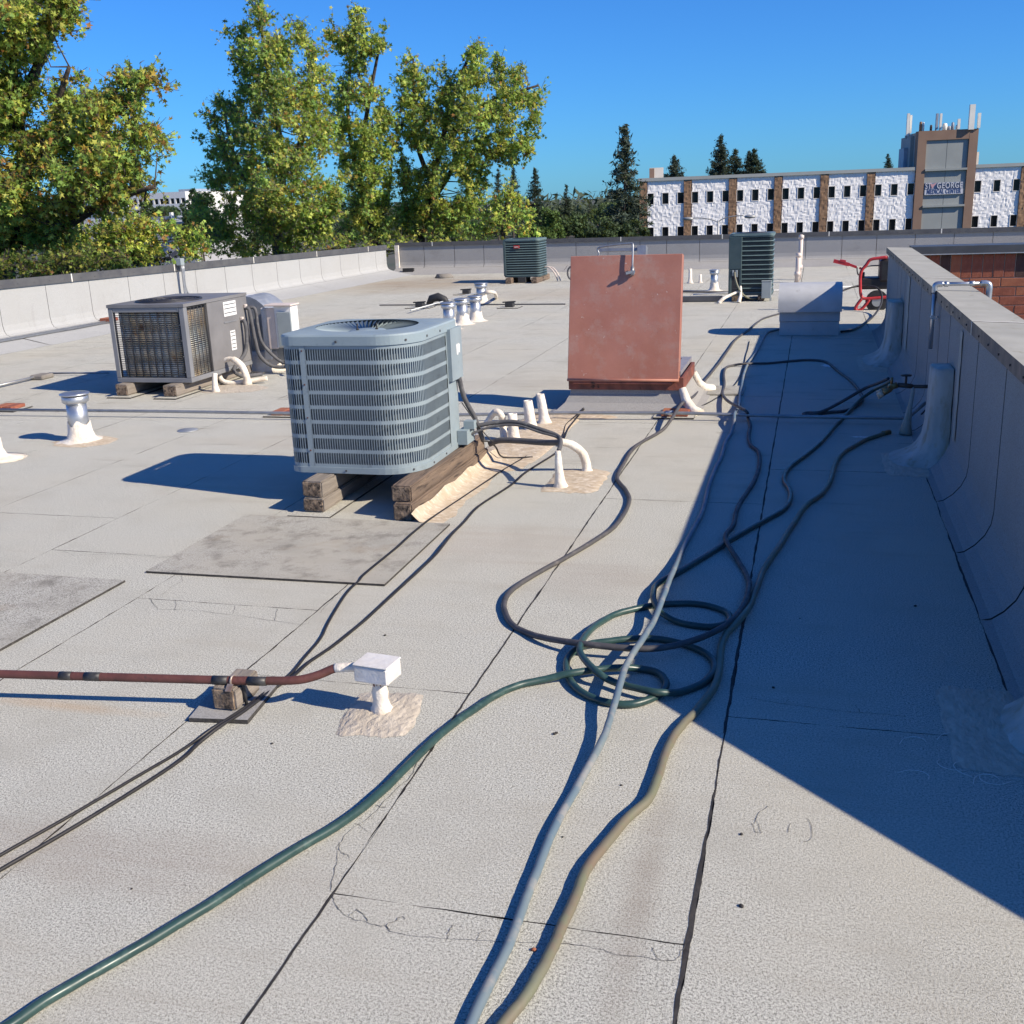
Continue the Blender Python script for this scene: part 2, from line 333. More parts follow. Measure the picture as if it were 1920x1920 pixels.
M['antgrey'] = pmat('antenna_grey', (.30, .34, .40), (.24, .28, .33), 2, .5)
M['lampmetal'] = pmat('lamp_metal', (.42, .42, .40), (.36, .36, .34), 2, .5, metal=.4)
M['bark'] = pmat('bark', (.085, .065, .052), (.05, .038, .03), 7, .95, bmp=1, bscale=14, stretch=(1, 1, .3), bdist=.05)
M['bark_g'] = pmat('grey_bark', (.19, .165, .14), (.12, .10, .085), 7, .95, bmp=1, bscale=14, stretch=(1, 1, .3), bdist=.05)
def leaf_mat(name, trans=.35, rough=.55):
    mt, n, bs = nodes(name); at = N(n, 'ShaderNodeAttribute', attribute_name='Col')
    n.links.new(at.outputs['Color'], bs.inputs['Base Color']); bs.inputs['Roughness'].default_value = rough
    bs.inputs['Specular IOR Level'].default_value = .35
    tr = N(n, 'ShaderNodeBsdfTranslucent'); mx = N(n, 'ShaderNodeMixShader'); mx.inputs[0].default_value = trans
    c2 = mix(n, .35, at.outputs['Color'], (.45, .50, .06), 'MIX'); n.links.new(c2, tr.inputs[0])
    n.links.new(bs.outputs[0], mx.inputs[1]); n.links.new(tr.outputs[0], mx.inputs[2])
    n.links.new(mx.outputs[0], n.nodes['Material Output'].inputs[0]); return mt
M['leaf'] = leaf_mat('sweetgum_leaf', .5)
M['needle'] = leaf_mat('conifer_needles', .12, .7)
M['farleaf'] = leaf_mat('far_foliage', .2, .7)
M['soil'] = pmat('ground_soil', (.10, .09, .07), (.055, .07, .035), .05, .95, pos=True)
M['far_roof'] = pmat('far_flat_roof', (.40, .40, .41), (.34, .34, .35), .4, .8)
# ================================================================== SETTING: ground, roof, parapets
g_ = MB().add([(-3000, -600, -7), (3000, -600, -7), (3000, 5000, -7), (-3000, 5000, -7)], [(0, 1, 2, 3)]).build('ground', M['soil']); g_['kind'] = 'structure'
rf = MB()
rf.prism([(-11.6, -5), (6, -5), (6, -1.9), (1.0, 3.0), (1.0, 14.0), (12, 14.0), (12, 26.7), (-11.6, 26.7)], -.35, -.006)
roof = rf.build('roof', M['asphalt']); roof['kind'] = 'structure'; roof['label'] = 'flat grey granulated cap sheet roof with lapped seams'
SP = .911; X0 = -.226
def edge(a, b, amp, step, rg):
    n = max(1, int((b-a).length/step)); d = (b-a).normalized(); nrm = Vector((-d.y, d.x, 0)); out = []
    for i in range(n):
        out.append(a+(b-a)*(i/n)+nrm*(rg.uniform(-amp, amp) if i else rg.uniform(-amp/2, amp/2)))
    return out
crossY = {0: [3.32, 6.75, 9.2], -1: [G(614, 1675).y, G(1280, 940).y, 9.3], -2: [1.2, 3.32, 8.1], -3: [G(440, 1134).y, 7.5], -4: [2.6, G(220, 1038).y, 8.4], -5: [3.0, G(120, 967).y, 8.9]}
rg = random.Random(3)
def sheet(x0, x1, y0, y1, gx, gy):
    step = .05 if y0 < 4 else (.12 if y0 < 10 else .5); amp = .0022
    a, b, c, d = Vector((x0+gx, y0+gy, 0)), Vector((x1, y0+gy, 0)), Vector((x1, y1, 0)), Vector((x0+gx, y1, 0))
    poly = edge(a, b, amp, step, rg)+edge(b, c, amp*1.4, step, rg)+edge(c, d, amp, step, rg)+edge(d, a, amp*1.4, step, rg)
    MB().prism([(p.x, p.y) for p in poly], -.006, 0, 0, 1).build('cap_sheet', [M['roof'], M['asphalt']], roof)
for k in range(-12, 14):
    x0 = X0+SP*k; x1 = x0+SP
    ylo = -4.0; yhi = 26.3
    if k < -11: x0 = -11.5
    if k >= 1: ylo = 14.05
    if x0 > 11: break
    x1 = min(x1, 11.9)
    if k == 0: x1 = 1.0
    ys = list(crossY.get(k, []))
    y = (ys[-1] if ys else ylo+rg.uniform(.5, 3.5))
    while y < yhi-3.5:
        y += rg.uniform(2.8, 4.2)
        if y < yhi-.6: ys.append(y)
    ys = [ylo]+[q for q in sorted(ys) if q > ylo+.3]+[yhi]
    if k == 0: ys = sorted(set(ys+[14.05]))
    for a, b in zip(ys[:-1], ys[1:]):
        if k == 0: x1 = 1.0 if b < 14.1 else x0+SP
        gx = {0: .007, -1: .0045}.get(k, .0035); gy = .004
        sheet(x0, x1, a, b, gx, gy)
for a, b in ((-4, -1.2), (-1.2, .9), (.9, 2.9)):      # near right corner where the parapet turns away
    xr = min(5.2, 1.0+(3.0-b)*1.02)
    if xr > 1.1: sheet(1.0, xr, a, b, .005, .004)
def ribbon(pts, wd, z=.0018, name='crack', mat=None, parent=None):
    b = MB(); P = [Vector((p[0], p[1], 0)) for p in pts]; vs = []
    for i, p in enumerate(P):
        d = (P[min(i+1, len(P)-1)]-P[max(i-1, 0)]).normalized(); n_ = Vector((-d.y, d.x, 0)); q = wd*random.uniform(.35, 1.0)/2
        vs += [(p.x+n_.x*q, p.y+n_.y*q, z), (p.x-n_.x*q, p.y-n_.y*q, z)]
    fs = [(2*i+1, 2*i+3, 2*i+2, 2*i) for i in range(len(P)-1)]
    return b.add(vs, fs), vs
def wander(a, b, n, amp):
    a, b = Vector(a), Vector(b); d = (b-a); nr = Vector((-d.y, d.x, 0)).normalized(); q = 0; out = []
    for i in range(n+1):
        q = q*.6+random.uniform(-amp, amp); out.append(a+d*(i/n)+nr*(q if 0 < i < n else 0))
    return out
def crack(pxs, wd=.004, n=10, amp=.006):
    pts = [G(*p) for p in pxs]; path = []
    for a, b in zip(pts[:-1], pts[1:]): path += wander(a, b, n, amp)[:-1]
    path.append(pts[-1]); ribbon(path, wd)[0].build('crack', M['crack'], roof)
# alligator cracking beside the laps
for c in ([(625, 1680), (632, 1700), (660, 1722), (700, 1735), (722, 1735), (735, 1748), (790, 1758), (900, 1765), (1000, 1768), (1095, 1774), (1150, 1790), (1240, 1802), (1268, 1798), (1285, 1772)],
          [(735, 1748), (728, 1732), (745, 1722), (760, 1724)], [(840, 1762), (843, 1745), (852, 1735)], [(893, 1764), (898, 1750), (910, 1748)], [(655, 1718), (668, 1705), (690, 1728)], [(1225, 1778), (1240, 1800)],
          [(620, 1672), (632, 1620), (630, 1590), (645, 1568), (690, 1535), (730, 1495), (770, 1455), (790, 1420)], [(655, 1610), (640, 1600), (636, 1580)], [(690, 1560), (665, 1545)], [(725, 1515), (705, 1510)],
          [(280, 1122), (296, 1143), (380, 1146), (470, 1158), (565, 1172), (580, 1168)], [(330, 1125), (328, 1145)], [(440, 1135), (436, 1152)], [(520, 1142), (515, 1164)],
          [(1400, 1308), (1500, 1324), (1600, 1336), (1700, 1345)], [(1480, 1312), (1470, 1322)], [(1605, 1322), (1612, 1336)], [(118, 1034), (140, 1042), (230, 1040), (322, 1047)],
          [(600, 1150), (607, 1140), (625, 1122), (640, 1110)], [(330, 1080), (340, 1076), (343, 1090), (320, 1102), (300, 1116)]):
    crack(c, .0022, 6, .004)
for c in ([(1410, 1545), (1418, 1562), (1428, 1563), (1420, 1540)], [(1440, 1512), (1425, 1522), (1415, 1545)], [(1505, 1580), (1515, 1578), (1523, 1570), (1520, 1545), (1512, 1535)], [(1478, 1562), (1482, 1545)], [(1500, 1050), (1530, 1052), (1570, 1060)], [(1475, 1100), (1495, 1108)]):
    crack(c, .0022, 3, .002)
# small debris: pebbles and bits on the roof
for i, (x, y) in enumerate([(247, 1667), (1160, 1375), (1040, 1377), (1391, 1402), (1043, 1375), (578, 1403), (1390, 1565), (1001, 1782), (1165, 1473), (905, 1570), (1055, 1570), (1063, 1650), (1390, 1700), (1220, 1560), (722, 1192), (656, 1218), (510, 1395), (302, 838), (720, 1470), (1180, 1610), (1500, 1160), (1790, 1154), (1716, 1137), (1560, 1180), (1450, 1290)]):
    if i % 2 and x != 1001: continue
    p = G(x, y); s = .0035+.0035*((i*7) % 5)/4; b = MB()
    b.lathe([(s*.2, 0), (s, s*.25), (s*.8, s*.7), (s*.1, s)], p, 7, .25, i)
    dead = x == 1001
    b.build('dead_leaf' if dead else 'pebble', M['brick_o'] if dead else M['asphalt'], None, 'curled orange dead leaf between the pale and tan hoses' if dead else 'tiny dark pebble lying on the cap sheet roof', 'leaf' if dead else 'pebble', None if dead else 'small pebbles scattered on the roof')

# tar bleeding along the laps
for k, y0, y1, wmax in ((0, 1.2, 3.2, .016), (0, 3.2, 9.0, .012), (-1, 1.0, 6.0, .008), (-1, 6.0, 9.0, .007), (-2, 2.0, 8.0, .006), (-3, 3.0, 9, .006), (1, 2.9, 7.0, .012)):
    xs_ = X0+SP*k if k < 1 else .700
    pts = []; y = y0; q = 0
    while y < y1: q = q*.7+random.uniform(-.0022, .0022); pts.append((xs_+.003+q, y)); y += .035
    b = MB(); vs_ = []; ww_ = .4
    for (x, y) in pts: ww_ = min(1, max(.12, ww_+random.uniform(-.28, .28))); vs_ += [(x+wmax*ww_*.5, y, .0011), (x-wmax*ww_*.5, y, .0011)]
    b.add(vs_, [(2*i, 2*i+2, 2*i+3, 2*i+1) for i in range(len(pts)-1)]).build('tar_bleed', M['asphalt'], roof)
def parapet(A, B, nrm, prof, zA, zB, seams, joints, label, names=('membrane_panel',), topm=None, fasm=None, fh=.07, core_t=.23, outm=None, root=None, cat='parapet', zbot=-3.0, over=.03, sheetm='wallsheet', gp=.008):
    A, B = Vector(A), Vector(B); L = (B-A).length; d = (B-A)/L; nr = Vector(nrm).normalized()
    t = root or thing('parapet_wall', label, cat, A)
    top = lambda s: zA+(zB-zA)*s/L
    dmax = prof[-1][0]
    def prow(s, off, ztop):
        out = []
        for i, (q, z) in enumerate(prof):
            a = prof[max(i-1, 0)]; b = prof[min(i+1, len(prof)-1)]; tx, tz = b[0]-a[0], b[1]-a[1]; l = math.hypot(tx, tz) or 1
            nx, nz = -tz/l, tx/l          # normal pointing inward/up
            out.append(A+d*s+nr*(q-off*tz/l*1.0)+Vector((0, 0, z+off*tx/l)))
        out.append(A+d*s+nr*(dmax-off)+Vector((0, 0, ztop)))
        return out
    # core (dark, seen only in the seams) and outer face
    cb = MB(); rows = [prow(s, -.018, top(s)-.02) for s in (0, L)]; n = len(rows[0])
    cb.add(rows[0]+rows[1], [(i+1, i, n+i, n+i+1) for i in range(n-1)])
    o0 = [A+d*s+nr*(dmax+core_t) for s in (0, L)]
    i0 = [A+d*s+nr*(dmax+.019) for s in (0, L)]
    cb.add([i0[0]+Vector((0, 0, zbot)), i0[1]+Vector((0, 0, zbot)), o0[1]+Vector((0, 0, zbot)), o0[0]+Vector((0, 0, zbot)), i0[0]+Vector((0, 0, zA-.015)), i0[1]+Vector((0, 0, zB-.015)), o0[1]+Vector((0, 0, zB-.015)), o0[0]+Vector((0, 0, zA-.015))],
           [(0, 3, 2, 1), (4, 5, 6, 7), (0, 1, 5, 4), (1, 2, 6, 5), (2, 3, 7, 6), (3, 0, 4, 7)])
    cb.build('wall_core', outm or M['asphalt'], t)
    if prof[0][0] > .3:                     # long sloped cant sheet at the foot, in lengths
        nc = max(1, round(L/4.6))
        for i in range(nc):
            s0, s1 = L*i/nc+.003, L*(i+1)/nc-.003; st_ = 8; vv = []
            for k in range(st_+1):
                s = s0+(s1-s0)*k/st_; jz = random.uniform(-.006, .006)
                vv += [A+d*s+nr*(q+random.uniform(-.012, .012)*(q == 0))+Vector((0, 0, z+jz*(0 < q < .59))) for q, z in ((0, .0015), (.25, .05), (.47, .094), (.598, .128))]
            MB().add(vv, [(4*k+j+1, 4*k+j, 4*k+4+j, 4*k+5+j) for k in range(st_) for j in range(3)]).build('cant_sheet', M[sheetm], t)
    ss = [0]+sorted(seams)+[L]
    for a, b in zip(ss[:-1], ss[1:]):
        a2, b2 = a+gp, b-gp
        if b2-a2 < .02: continue
        p1 = [prow(a2, 0, top(a2)-.02), prow(b2, 0, top(b2)-.02)]; p2 = [prow(a2, -.016, top(a2)-.02), prow(b2, -.016, top(b2)-.02)]
        mb = MB(); vs_ = p1[0]+p1[1]+p2[0]+p2[1]; fs = []
        for i in range(n-1):
            fs += [(i+1, i, n+i, n+i+1), (i, i+1, 2*n+i+1, 2*n+i), (n+i+1, n+i, 3*n+i, 3*n+i+1)]
        fs.append((0, 2*n, 3*n, n))
        mb.add(vs_, fs); mb.mi = [0 if q % 3 == 0 and q < 3*(n-1) else 1 for q in range(len(fs))]; mb.build('membrane_panel', [M[sheetm], M['asphalt']], t)
    js = [0]+sorted(joints)+[L]
    for a, b in zip(js[:-1], js[1:]):
        mb = MB(); a2, b2 = a+.002, b-.002
        def cp(s):
            z = top(s); o = A+d*s
            q = [(dmax-over, z-fh), (dmax-over, z), (dmax+core_t+over, z-.012), (dmax+core_t+over, z-fh), (dmax+core_t+over-.004, z-fh), (dmax+core_t+over-.004, z-.016), (dmax-over+.004, z-.004), (dmax-over+.004, z-fh)]
            return [o+nr*u_+Vector((0, 0, z_)) for u_, z_ in q]
        r0, r1 = cp(a2), cp(b2)
        for i in range(8):
            j = (i+1) % 8; mb.m = 1 if i in (0, 2) else 0
            mb.add([r0[i], r0[j], r1[j], r1[i]], [(3, 2, 1, 0)])
        seg = mb.build('coping_segment', [topm or M['coping'], fasm or M['fascia']], t)
        sc_ = MB(); s = a2+.2
        while s < b2-.1:
            c = A+d*s+nr*(dmax-over)+Vector((0, 0, top(s)-fh*.6)); sc_.tube([c-nr*.001, c-nr*.006], .006, 6); s += .32
        if sc_.v: sc_.build('screw_row', M['ink'], seg)
    for s in sorted(joints):
        z = top(s); o = A+d*s
        q = [(dmax-over-.002, z-fh-.002), (dmax-over-.002, z+.0025), (dmax+core_t+over+.002, z-.0095), (dmax+core_t+over+.002, z-fh)]
        mb = MB(); a1 = [o-d*.012+nr*u_+Vector((0, 0, z_)) for u_, z_ in q]; b1 = [o+d*.012+nr*u_+Vector((0, 0, z_)) for u_, z_ in q]
        for i in range(3): mb.add([a1[i], a1[i+1], b1[i+1], b1[i]], [(3, 2, 1, 0)])
        mb.build('joint_caulk', M['caulk'], t)
    return t
PR = [(0, .001), (.035, .010), (.08, .045), (.12, .095), (.143, .15), (.15, .21)]
RB = .707; RT = .983
seamR = [3.3, 4.35] + [AX(x, y, .857).y for x, y in [(1889, 684), (1836, 637), (1783, 592), (1765, 573), (1747, 556), (1728, 538), (1700, 500), (1692, 492), (1686, 485)]]
jointR = [G(x, y, RT).y for x, y in [(1834, 603), (1732, 521), (1687, 478)]]
YC = 3.15; YE = 13.86
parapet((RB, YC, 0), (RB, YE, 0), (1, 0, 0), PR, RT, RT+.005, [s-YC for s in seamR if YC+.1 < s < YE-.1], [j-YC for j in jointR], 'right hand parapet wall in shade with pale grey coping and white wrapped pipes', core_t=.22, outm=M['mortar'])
# the same parapet turning away at 45 degrees beyond the frame
dv = Vector((1, -.97, 0)).normalized()
Ac = Vector((RB, YC, 0))-dv*.0
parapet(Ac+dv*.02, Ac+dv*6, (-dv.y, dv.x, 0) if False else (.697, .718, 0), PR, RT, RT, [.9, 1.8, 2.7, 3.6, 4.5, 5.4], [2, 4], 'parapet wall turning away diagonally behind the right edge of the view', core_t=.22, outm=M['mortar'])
PL = [(.60, .13), (.655, .155), (.685, .20), (.70, .28)]
LY0, LY1 = -4.5, 25.55
lz = lambda y: .94-.0152*(y-12.7)
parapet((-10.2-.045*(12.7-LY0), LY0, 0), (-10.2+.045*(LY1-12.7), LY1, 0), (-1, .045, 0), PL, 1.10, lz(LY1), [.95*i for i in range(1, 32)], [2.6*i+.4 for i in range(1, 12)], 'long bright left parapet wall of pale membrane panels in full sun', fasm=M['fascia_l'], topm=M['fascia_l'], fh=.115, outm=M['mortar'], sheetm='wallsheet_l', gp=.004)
FS = [AY(x, y, 26.2).x for x, y in [(795, 470), (852, 470), (907, 470), (965, 468), (1023, 466), (1080, 464), (1140, 462), (1200, 460), (1250, 458), (1312, 456), (1372, 455), (1440, 453), (1511, 452), (1579, 450), (1644, 448), (1716, 446), (1789, 445), (1862, 443)]]
FA = -10.30
parapet((FA, 25.5, 0), (12.2, 25.5, 0), (0, 1, 0), PL, .765, .70, sorted([x-FA for x in FS]+[FS[-1]+.95*i-FA for i in range(1, 8)]), [2.4*i+1 for i in range(0, 9)], 'far parapet wall of grey membrane panels closing the end of the roof', fasm=M['fascia_l'], topm=M['fascia_l'], fh=.10, outm=M['mortar'], gp=.006)
# cream mastic in the far left corner
mb = MB(); mb.obox((-10.25, 26.14, .05), (-10.25, 26.14, .70), .10, .06)
mb.build('corner_mastic', M['whitecoat'], None, 'cream mastic smeared down the far left corner of the parapet', 'mastic')
# return wall faced with brick, beyond the right hand parapet
bw = thing('brick_wall', 'dark capped brick return wall beyond the right hand parapet', 'wall', (1.15, YE, 0))
BX0, BX1 = 1.115, 5.4; BY = YE+.02
MB().box(BX0-.05, BX1, BY+.012, BY+.30, -4, .90).build('mortar_bed', M['mortar'], bw)
cb = MB(); cb.box(BX0-.004, BX1, BY-.06, BY+.36, .965, .985); cb.box(BX0-.004, BX1, BY-.06, BY-.035, .90, .965); cb.build('coping', M['fascia'], bw)
MB().box(BX0-.003, BX1, BY-.068, BY-.036, .888, .899).build('drip_edge', M['galv_dull'], bw)
bmeshes = {}
def brick_obj(x0, z0, wx, hz, mi, dy):
    key = (round(wx, 3), round(hz, 3), mi)
    if key not in bmeshes:
        mb = MB(); mb.bbox(0, wx, 0, .09, 0, hz, .004); o = mb.build('brick', M[('brick', 'brick_d', 'brick_o')[mi]], bw)
        bmeshes[key] = o.data; o.location = (0, 0, 0)
        for v in o.data.vertices: v.co += WL[bw.name]
    else: o = new_obj('brick', bmeshes[key]); o.parent = bw
    o.location = Vector((x0, BY+dy, z0))-WL[bw.name]
PX, PZ = .345, .107; zt = .885; nb = 0
x = BX0-.02
while x < BX1-.1:                        # soldier course
    brick_obj(x, zt-.275, .108, .268, random.choice([0, 0, 2, 2, 0, 1]) if random.random() < .5 else random.choice([0, 2]), random.uniform(-.004, .004)); x += .118
row = 0; z = zt-.275-PZ
while z > -.75:
    x = BX0-.02-(PX/2 if row % 2 else 0)
    while x < BX1-.2:
        if x > BX0-.2: brick_obj(x, z, PX-.011, PZ-.011, random.choice([0, 0, 2, 2, 2, 1]) if random.random() < .45 else random.choice([0, 2]), random.uniform(-.004, .004))
        x += PX
    z -= PZ; row += 1
# ================================================================== ROOF EQUIPMENT
def rrect(x0, x1, y0, y1, rs, n=8):       # rounded rectangle, radii for (x0,y0),(x1,y0),(x1,y1),(x0,y1); anticlockwise
    out = []
    for (cx, cy, a0, r) in ((x0+rs[0], y0+rs[0], 180, rs[0]), (x1-rs[1], y0+rs[1], 270, rs[1]), (x1-rs[2], y1-rs[2], 0, rs[2]), (x0+rs[3], y1-rs[3], 90, rs[3])):
        for k in range(n+1): t = R(a0+90*k/n); out.append((cx+r*math.cos(t), cy+r*math.sin(t)))
    return out
def per_len(poly): return [0]+list(np.cumsum([math.dist(poly[i], poly[(i+1) % len(poly)]) for i in range(len(poly))]))
def walk(poly, s):
    L = per_len(poly); s %= L[-1]; i = int(np.searchsorted(L, s, 'right'))-1; i = min(i, len(poly)-1)
    a, b = poly[i], poly[(i+1) % len(poly)]; t = (s-L[i])/max(1e-9, L[i+1]-L[i]); d = Vector((b[0]-a[0], b[1]-a[1], 0)).normalized()
    return Vector((a[0]+(b[0]-a[0])*t, a[1]+(b[1]-a[1])*t, 0)), d, Vector((d.y, -d.x, 0))
def beam(name, label, x0, x1, y0, y1, z0, z1, mat='wood', group=None, rz=0, endm='woodend'):
    mb = MB(); c = Vector(((x0+x1)/2, (y0+y1)/2, 0)); T = Matrix.Translation(c) @ Matrix.Rotation(rz, 4, 'Z') @ Matrix.Translation(-c)
    bm = bmesh.new(); bmesh.ops.create_cube(bm, size=1)
    for v in bm.verts: v.co = Vector((x0+(v.co.x+.5)*(x1-x0), y0+(v.co.y+.5)*(y1-y0), z0+(v.co.z+.5)*(z1-z0)))
    bmesh.ops.subdivide_edges(bm, edges=[e for e in bm.edges if abs(e.verts[0].co.y-e.verts[1].co.y) > .02], cuts=6)
    for v in bm.verts: v.co += Vector((random.uniform(-1, 1), 0, random.uniform(-1, 1)))*.0025
    bmesh.ops.bevel(bm, geom=[e for e in bm.edges if len(e.link_faces) == 2 and e.calc_face_angle(0) > .8], offset=.008, segments=2, affect='EDGES')
    bm.verts.index_update()
    for f in bm.faces:
        mb.m = 1 if abs(f.calc_center_median().y-y0) < .004 or abs(f.calc_center_median().y-y1) < .004 else 0
        mb.add([T @ v.co for v in f.verts], [list(range(len(f.verts)))])
    return mb.build(name, [M[mat], M[endm]], None, label, 'beam', group)
def pad(name, label, poly, th=.012, z=.0005, cat='pad', mat='roof', group=None):
    return MB().prism(poly, z, z+th, 0, 1).build(name, [M[mat], M['padedge']], None, label, cat, group)
def patch(name, label, cx, cy, rx, ry, h=.012, seed=0, mat='patch', n=28, sq=0, rz=0, cat='patch', parent=None):
    rg_ = random.Random(seed); vs_ = []; ca, sa = math.cos(rz), math.sin(rz); rings = [(1.0, 0.0012), (.93, h*.35), (.75, h*.7), (.5, h), (.2, h*1.05)]
    rad = []
    for k in range(n):
        t = 2*math.pi*k/n; q = 1+rg_.uniform(-.06, .06)
        if sq: q *= min(1.28, 1/max(abs(math.cos(t)), abs(math.sin(t)))) * (1-sq*.12)
        rad.append(q)
    for r_, z in rings:
        for k in range(n):
            t = 2*math.pi*k/n; u, v_ = rx*r_*rad[k]*math.cos(t), ry*r_*rad[k]*math.sin(t)
            vs_.append((cx+u*ca-v_*sa, cy+u*sa+v_*ca, z+(rg_.uniform(0, h*.35) if r_ < .95 else 0)))
    fs = [(j*n+k, j*n+(k+1) % n, (j+1)*n+(k+1) % n, (j+1)*n+k) for j in range(len(rings)-1) for k in range(n)]
    fs.append([(len(rings)-1)*n+k for k in range(n)])
    b = MB().add(vs_, fs, True)
    if parent: return b.build(name, M[mat], parent)
    return b.build(name, M[mat], None, label, cat)
# ---------------------------------------------------------------- front condenser
ACx0, ACx1, ACy0, ACy1, ACz0, ACz1 = -2.97, -2.155, 5.60, 6.42, .193, 1.005
ac = thing('condenser_unit', 'large blue grey condenser unit with louvred sides on stacked timbers', 'air conditioner', ((ACx0+ACx1)/2, (ACy0+ACy1)/2, ACz0))
PO = rrect(ACx0, ACx1, ACy0, ACy1, (.09, .24, .03, .12), 10)
def inset(poly, d):
    c = [Vector((p[0], p[1], 0)) for p in poly]; n = len(c); out = []
    for i in range(n):
        a, b = c[i-1], c[(i+1) % n]; t = (b-a).normalized(); out.append(c[i]+Vector((-t.y, t.x, 0))*d)
    return [(p.x, p.y) for p in out]
# base pan
mb = MB(); mb.prism(inset(PO, .012), ACz0, ACz0+.008); pr1 = inset(PO, -.006); pr2 = inset(PO, 0)
n = len(PO)
mb.add([(p[0], p[1], ACz0) for p in pr1]+[(p[0], p[1], ACz0+.035) for p in pr1]+[(p[0], p[1], ACz0+.035) for p in inset(PO, .02)], [(i, (i+1) % n, n+(i+1) % n, n+i) for i in range(n)]+[(n+i, n+(i+1) % n, 2*n+(i+1) % n, 2*n+i) for i in range(n)])
mb.build('base_pan', M['acgrey'], ac)
# top cover: flat rim, rolled edge, recessed dome louvre ring with fan opening
zc = ACz1; fx, fy = (ACx0+ACx1)/2-.02, (ACy0+ACy1)/2+.01
mb = MB(); o1 = inset(PO, -.008); o2 = inset(PO, -.002)
PO = [tuple(walk(PO, per_len(PO)[-1]*k/120)[0][:2]) for k in range(120)]; n = 120
o1 = inset(PO, -.008); o2 = inset(PO, -.002)
ring = [(fx+.31*math.cos(math.atan2(p[1]-fy, p[0]-fx)), fy+.31*math.sin(math.atan2(p[1]-fy, p[0]-fx))) for p in PO]
rows = [[(p[0], p[1], zc-.062) for p in o1], [(p[0], p[1], zc-.012) for p in o1], [(p[0], p[1], zc-.003) for p in o2], [(p[0], p[1], zc) for p in inset(PO, .02)], [(p[0], p[1], zc+.004) for p in ring]]
mb.add(sum(rows, []), [(j*n+i, j*n+(i+1) % n, (j+1)*n+(i+1) % n, (j+1)*n+i) for j in range(4) for i in range(n)], False)
top = mb.build('top_cover', M['actop'], ac)
mb = MB(); nb = 64
for k in range(nb):                      # radial louvre blades in the dished fan guard
    t = 2*math.pi*k/nb; t2 = t+2*math.pi/nb*.80
    def P_(r_, tt, z): return (fx+r_*math.cos(tt), fy+r_*math.sin(tt), z)
    mb.add([P_(.31, t, zc+.003), P_(.31, t2, zc-.012), P_(.11, t2+.02, zc-.045), P_(.11, t, zc-.030)], [(0, 1, 2, 3)])
    mb.add([P_(.31, t2, zc-.012), P_(.31, t2, zc-.05), P_(.11, t2+.02, zc-.07), P_(.11, t2+.02, zc-.045)], [(0, 1, 2, 3)])
fg = mb.build('fan_guard', M['actop'], top, kind='stuff')
mb = MB(); mb.lathe([(.115, -.05), (.115, -.03), (.10, -.022), (.0, -.018)], (fx, fy, zc), 28); mb.lathe([(.305, -.30), (.305, -.29)], (fx, fy, zc), 28); mb.build('motor_cap', M['actop'], top)
for a, b in ((-.05, -.035), (.06, .0)): MB().tube([(fx+a, fy+b, zc-.02), (fx+a, fy+b, zc-.012), (fx+a, fy+b, zc-.011), (fx+a, fy+b, zc+.018)], [.010, .010, .005, .005], 6).build('bolt', M['rubber'], top)
# screws on the rim
for s in (.42, .83, 1.02, 1.25, 1.6):
    p, d, nn = walk(PO, s); c = p+Vector((0, 0, zc-.04)); MB().tube([c+nn*.006, c+nn*.012], .007, 8).build('screw', M['ink'], top)
    c = p+Vector((0, 0, ACz0+.018)); MB().tube([c+nn*.003, c+nn*.011], .006, 8).build('screw', M['ink'], ac)
# dark core behind the louvres
ci = inset(PO, .045); MB().prism(ci, ACz0+.01, zc-.06).build('coil', M['accoil'], ac)
# louvred skin: eight rows of upright slots between flat bands
Ltot = per_len(PO)[-1]; s_lo = 0.0
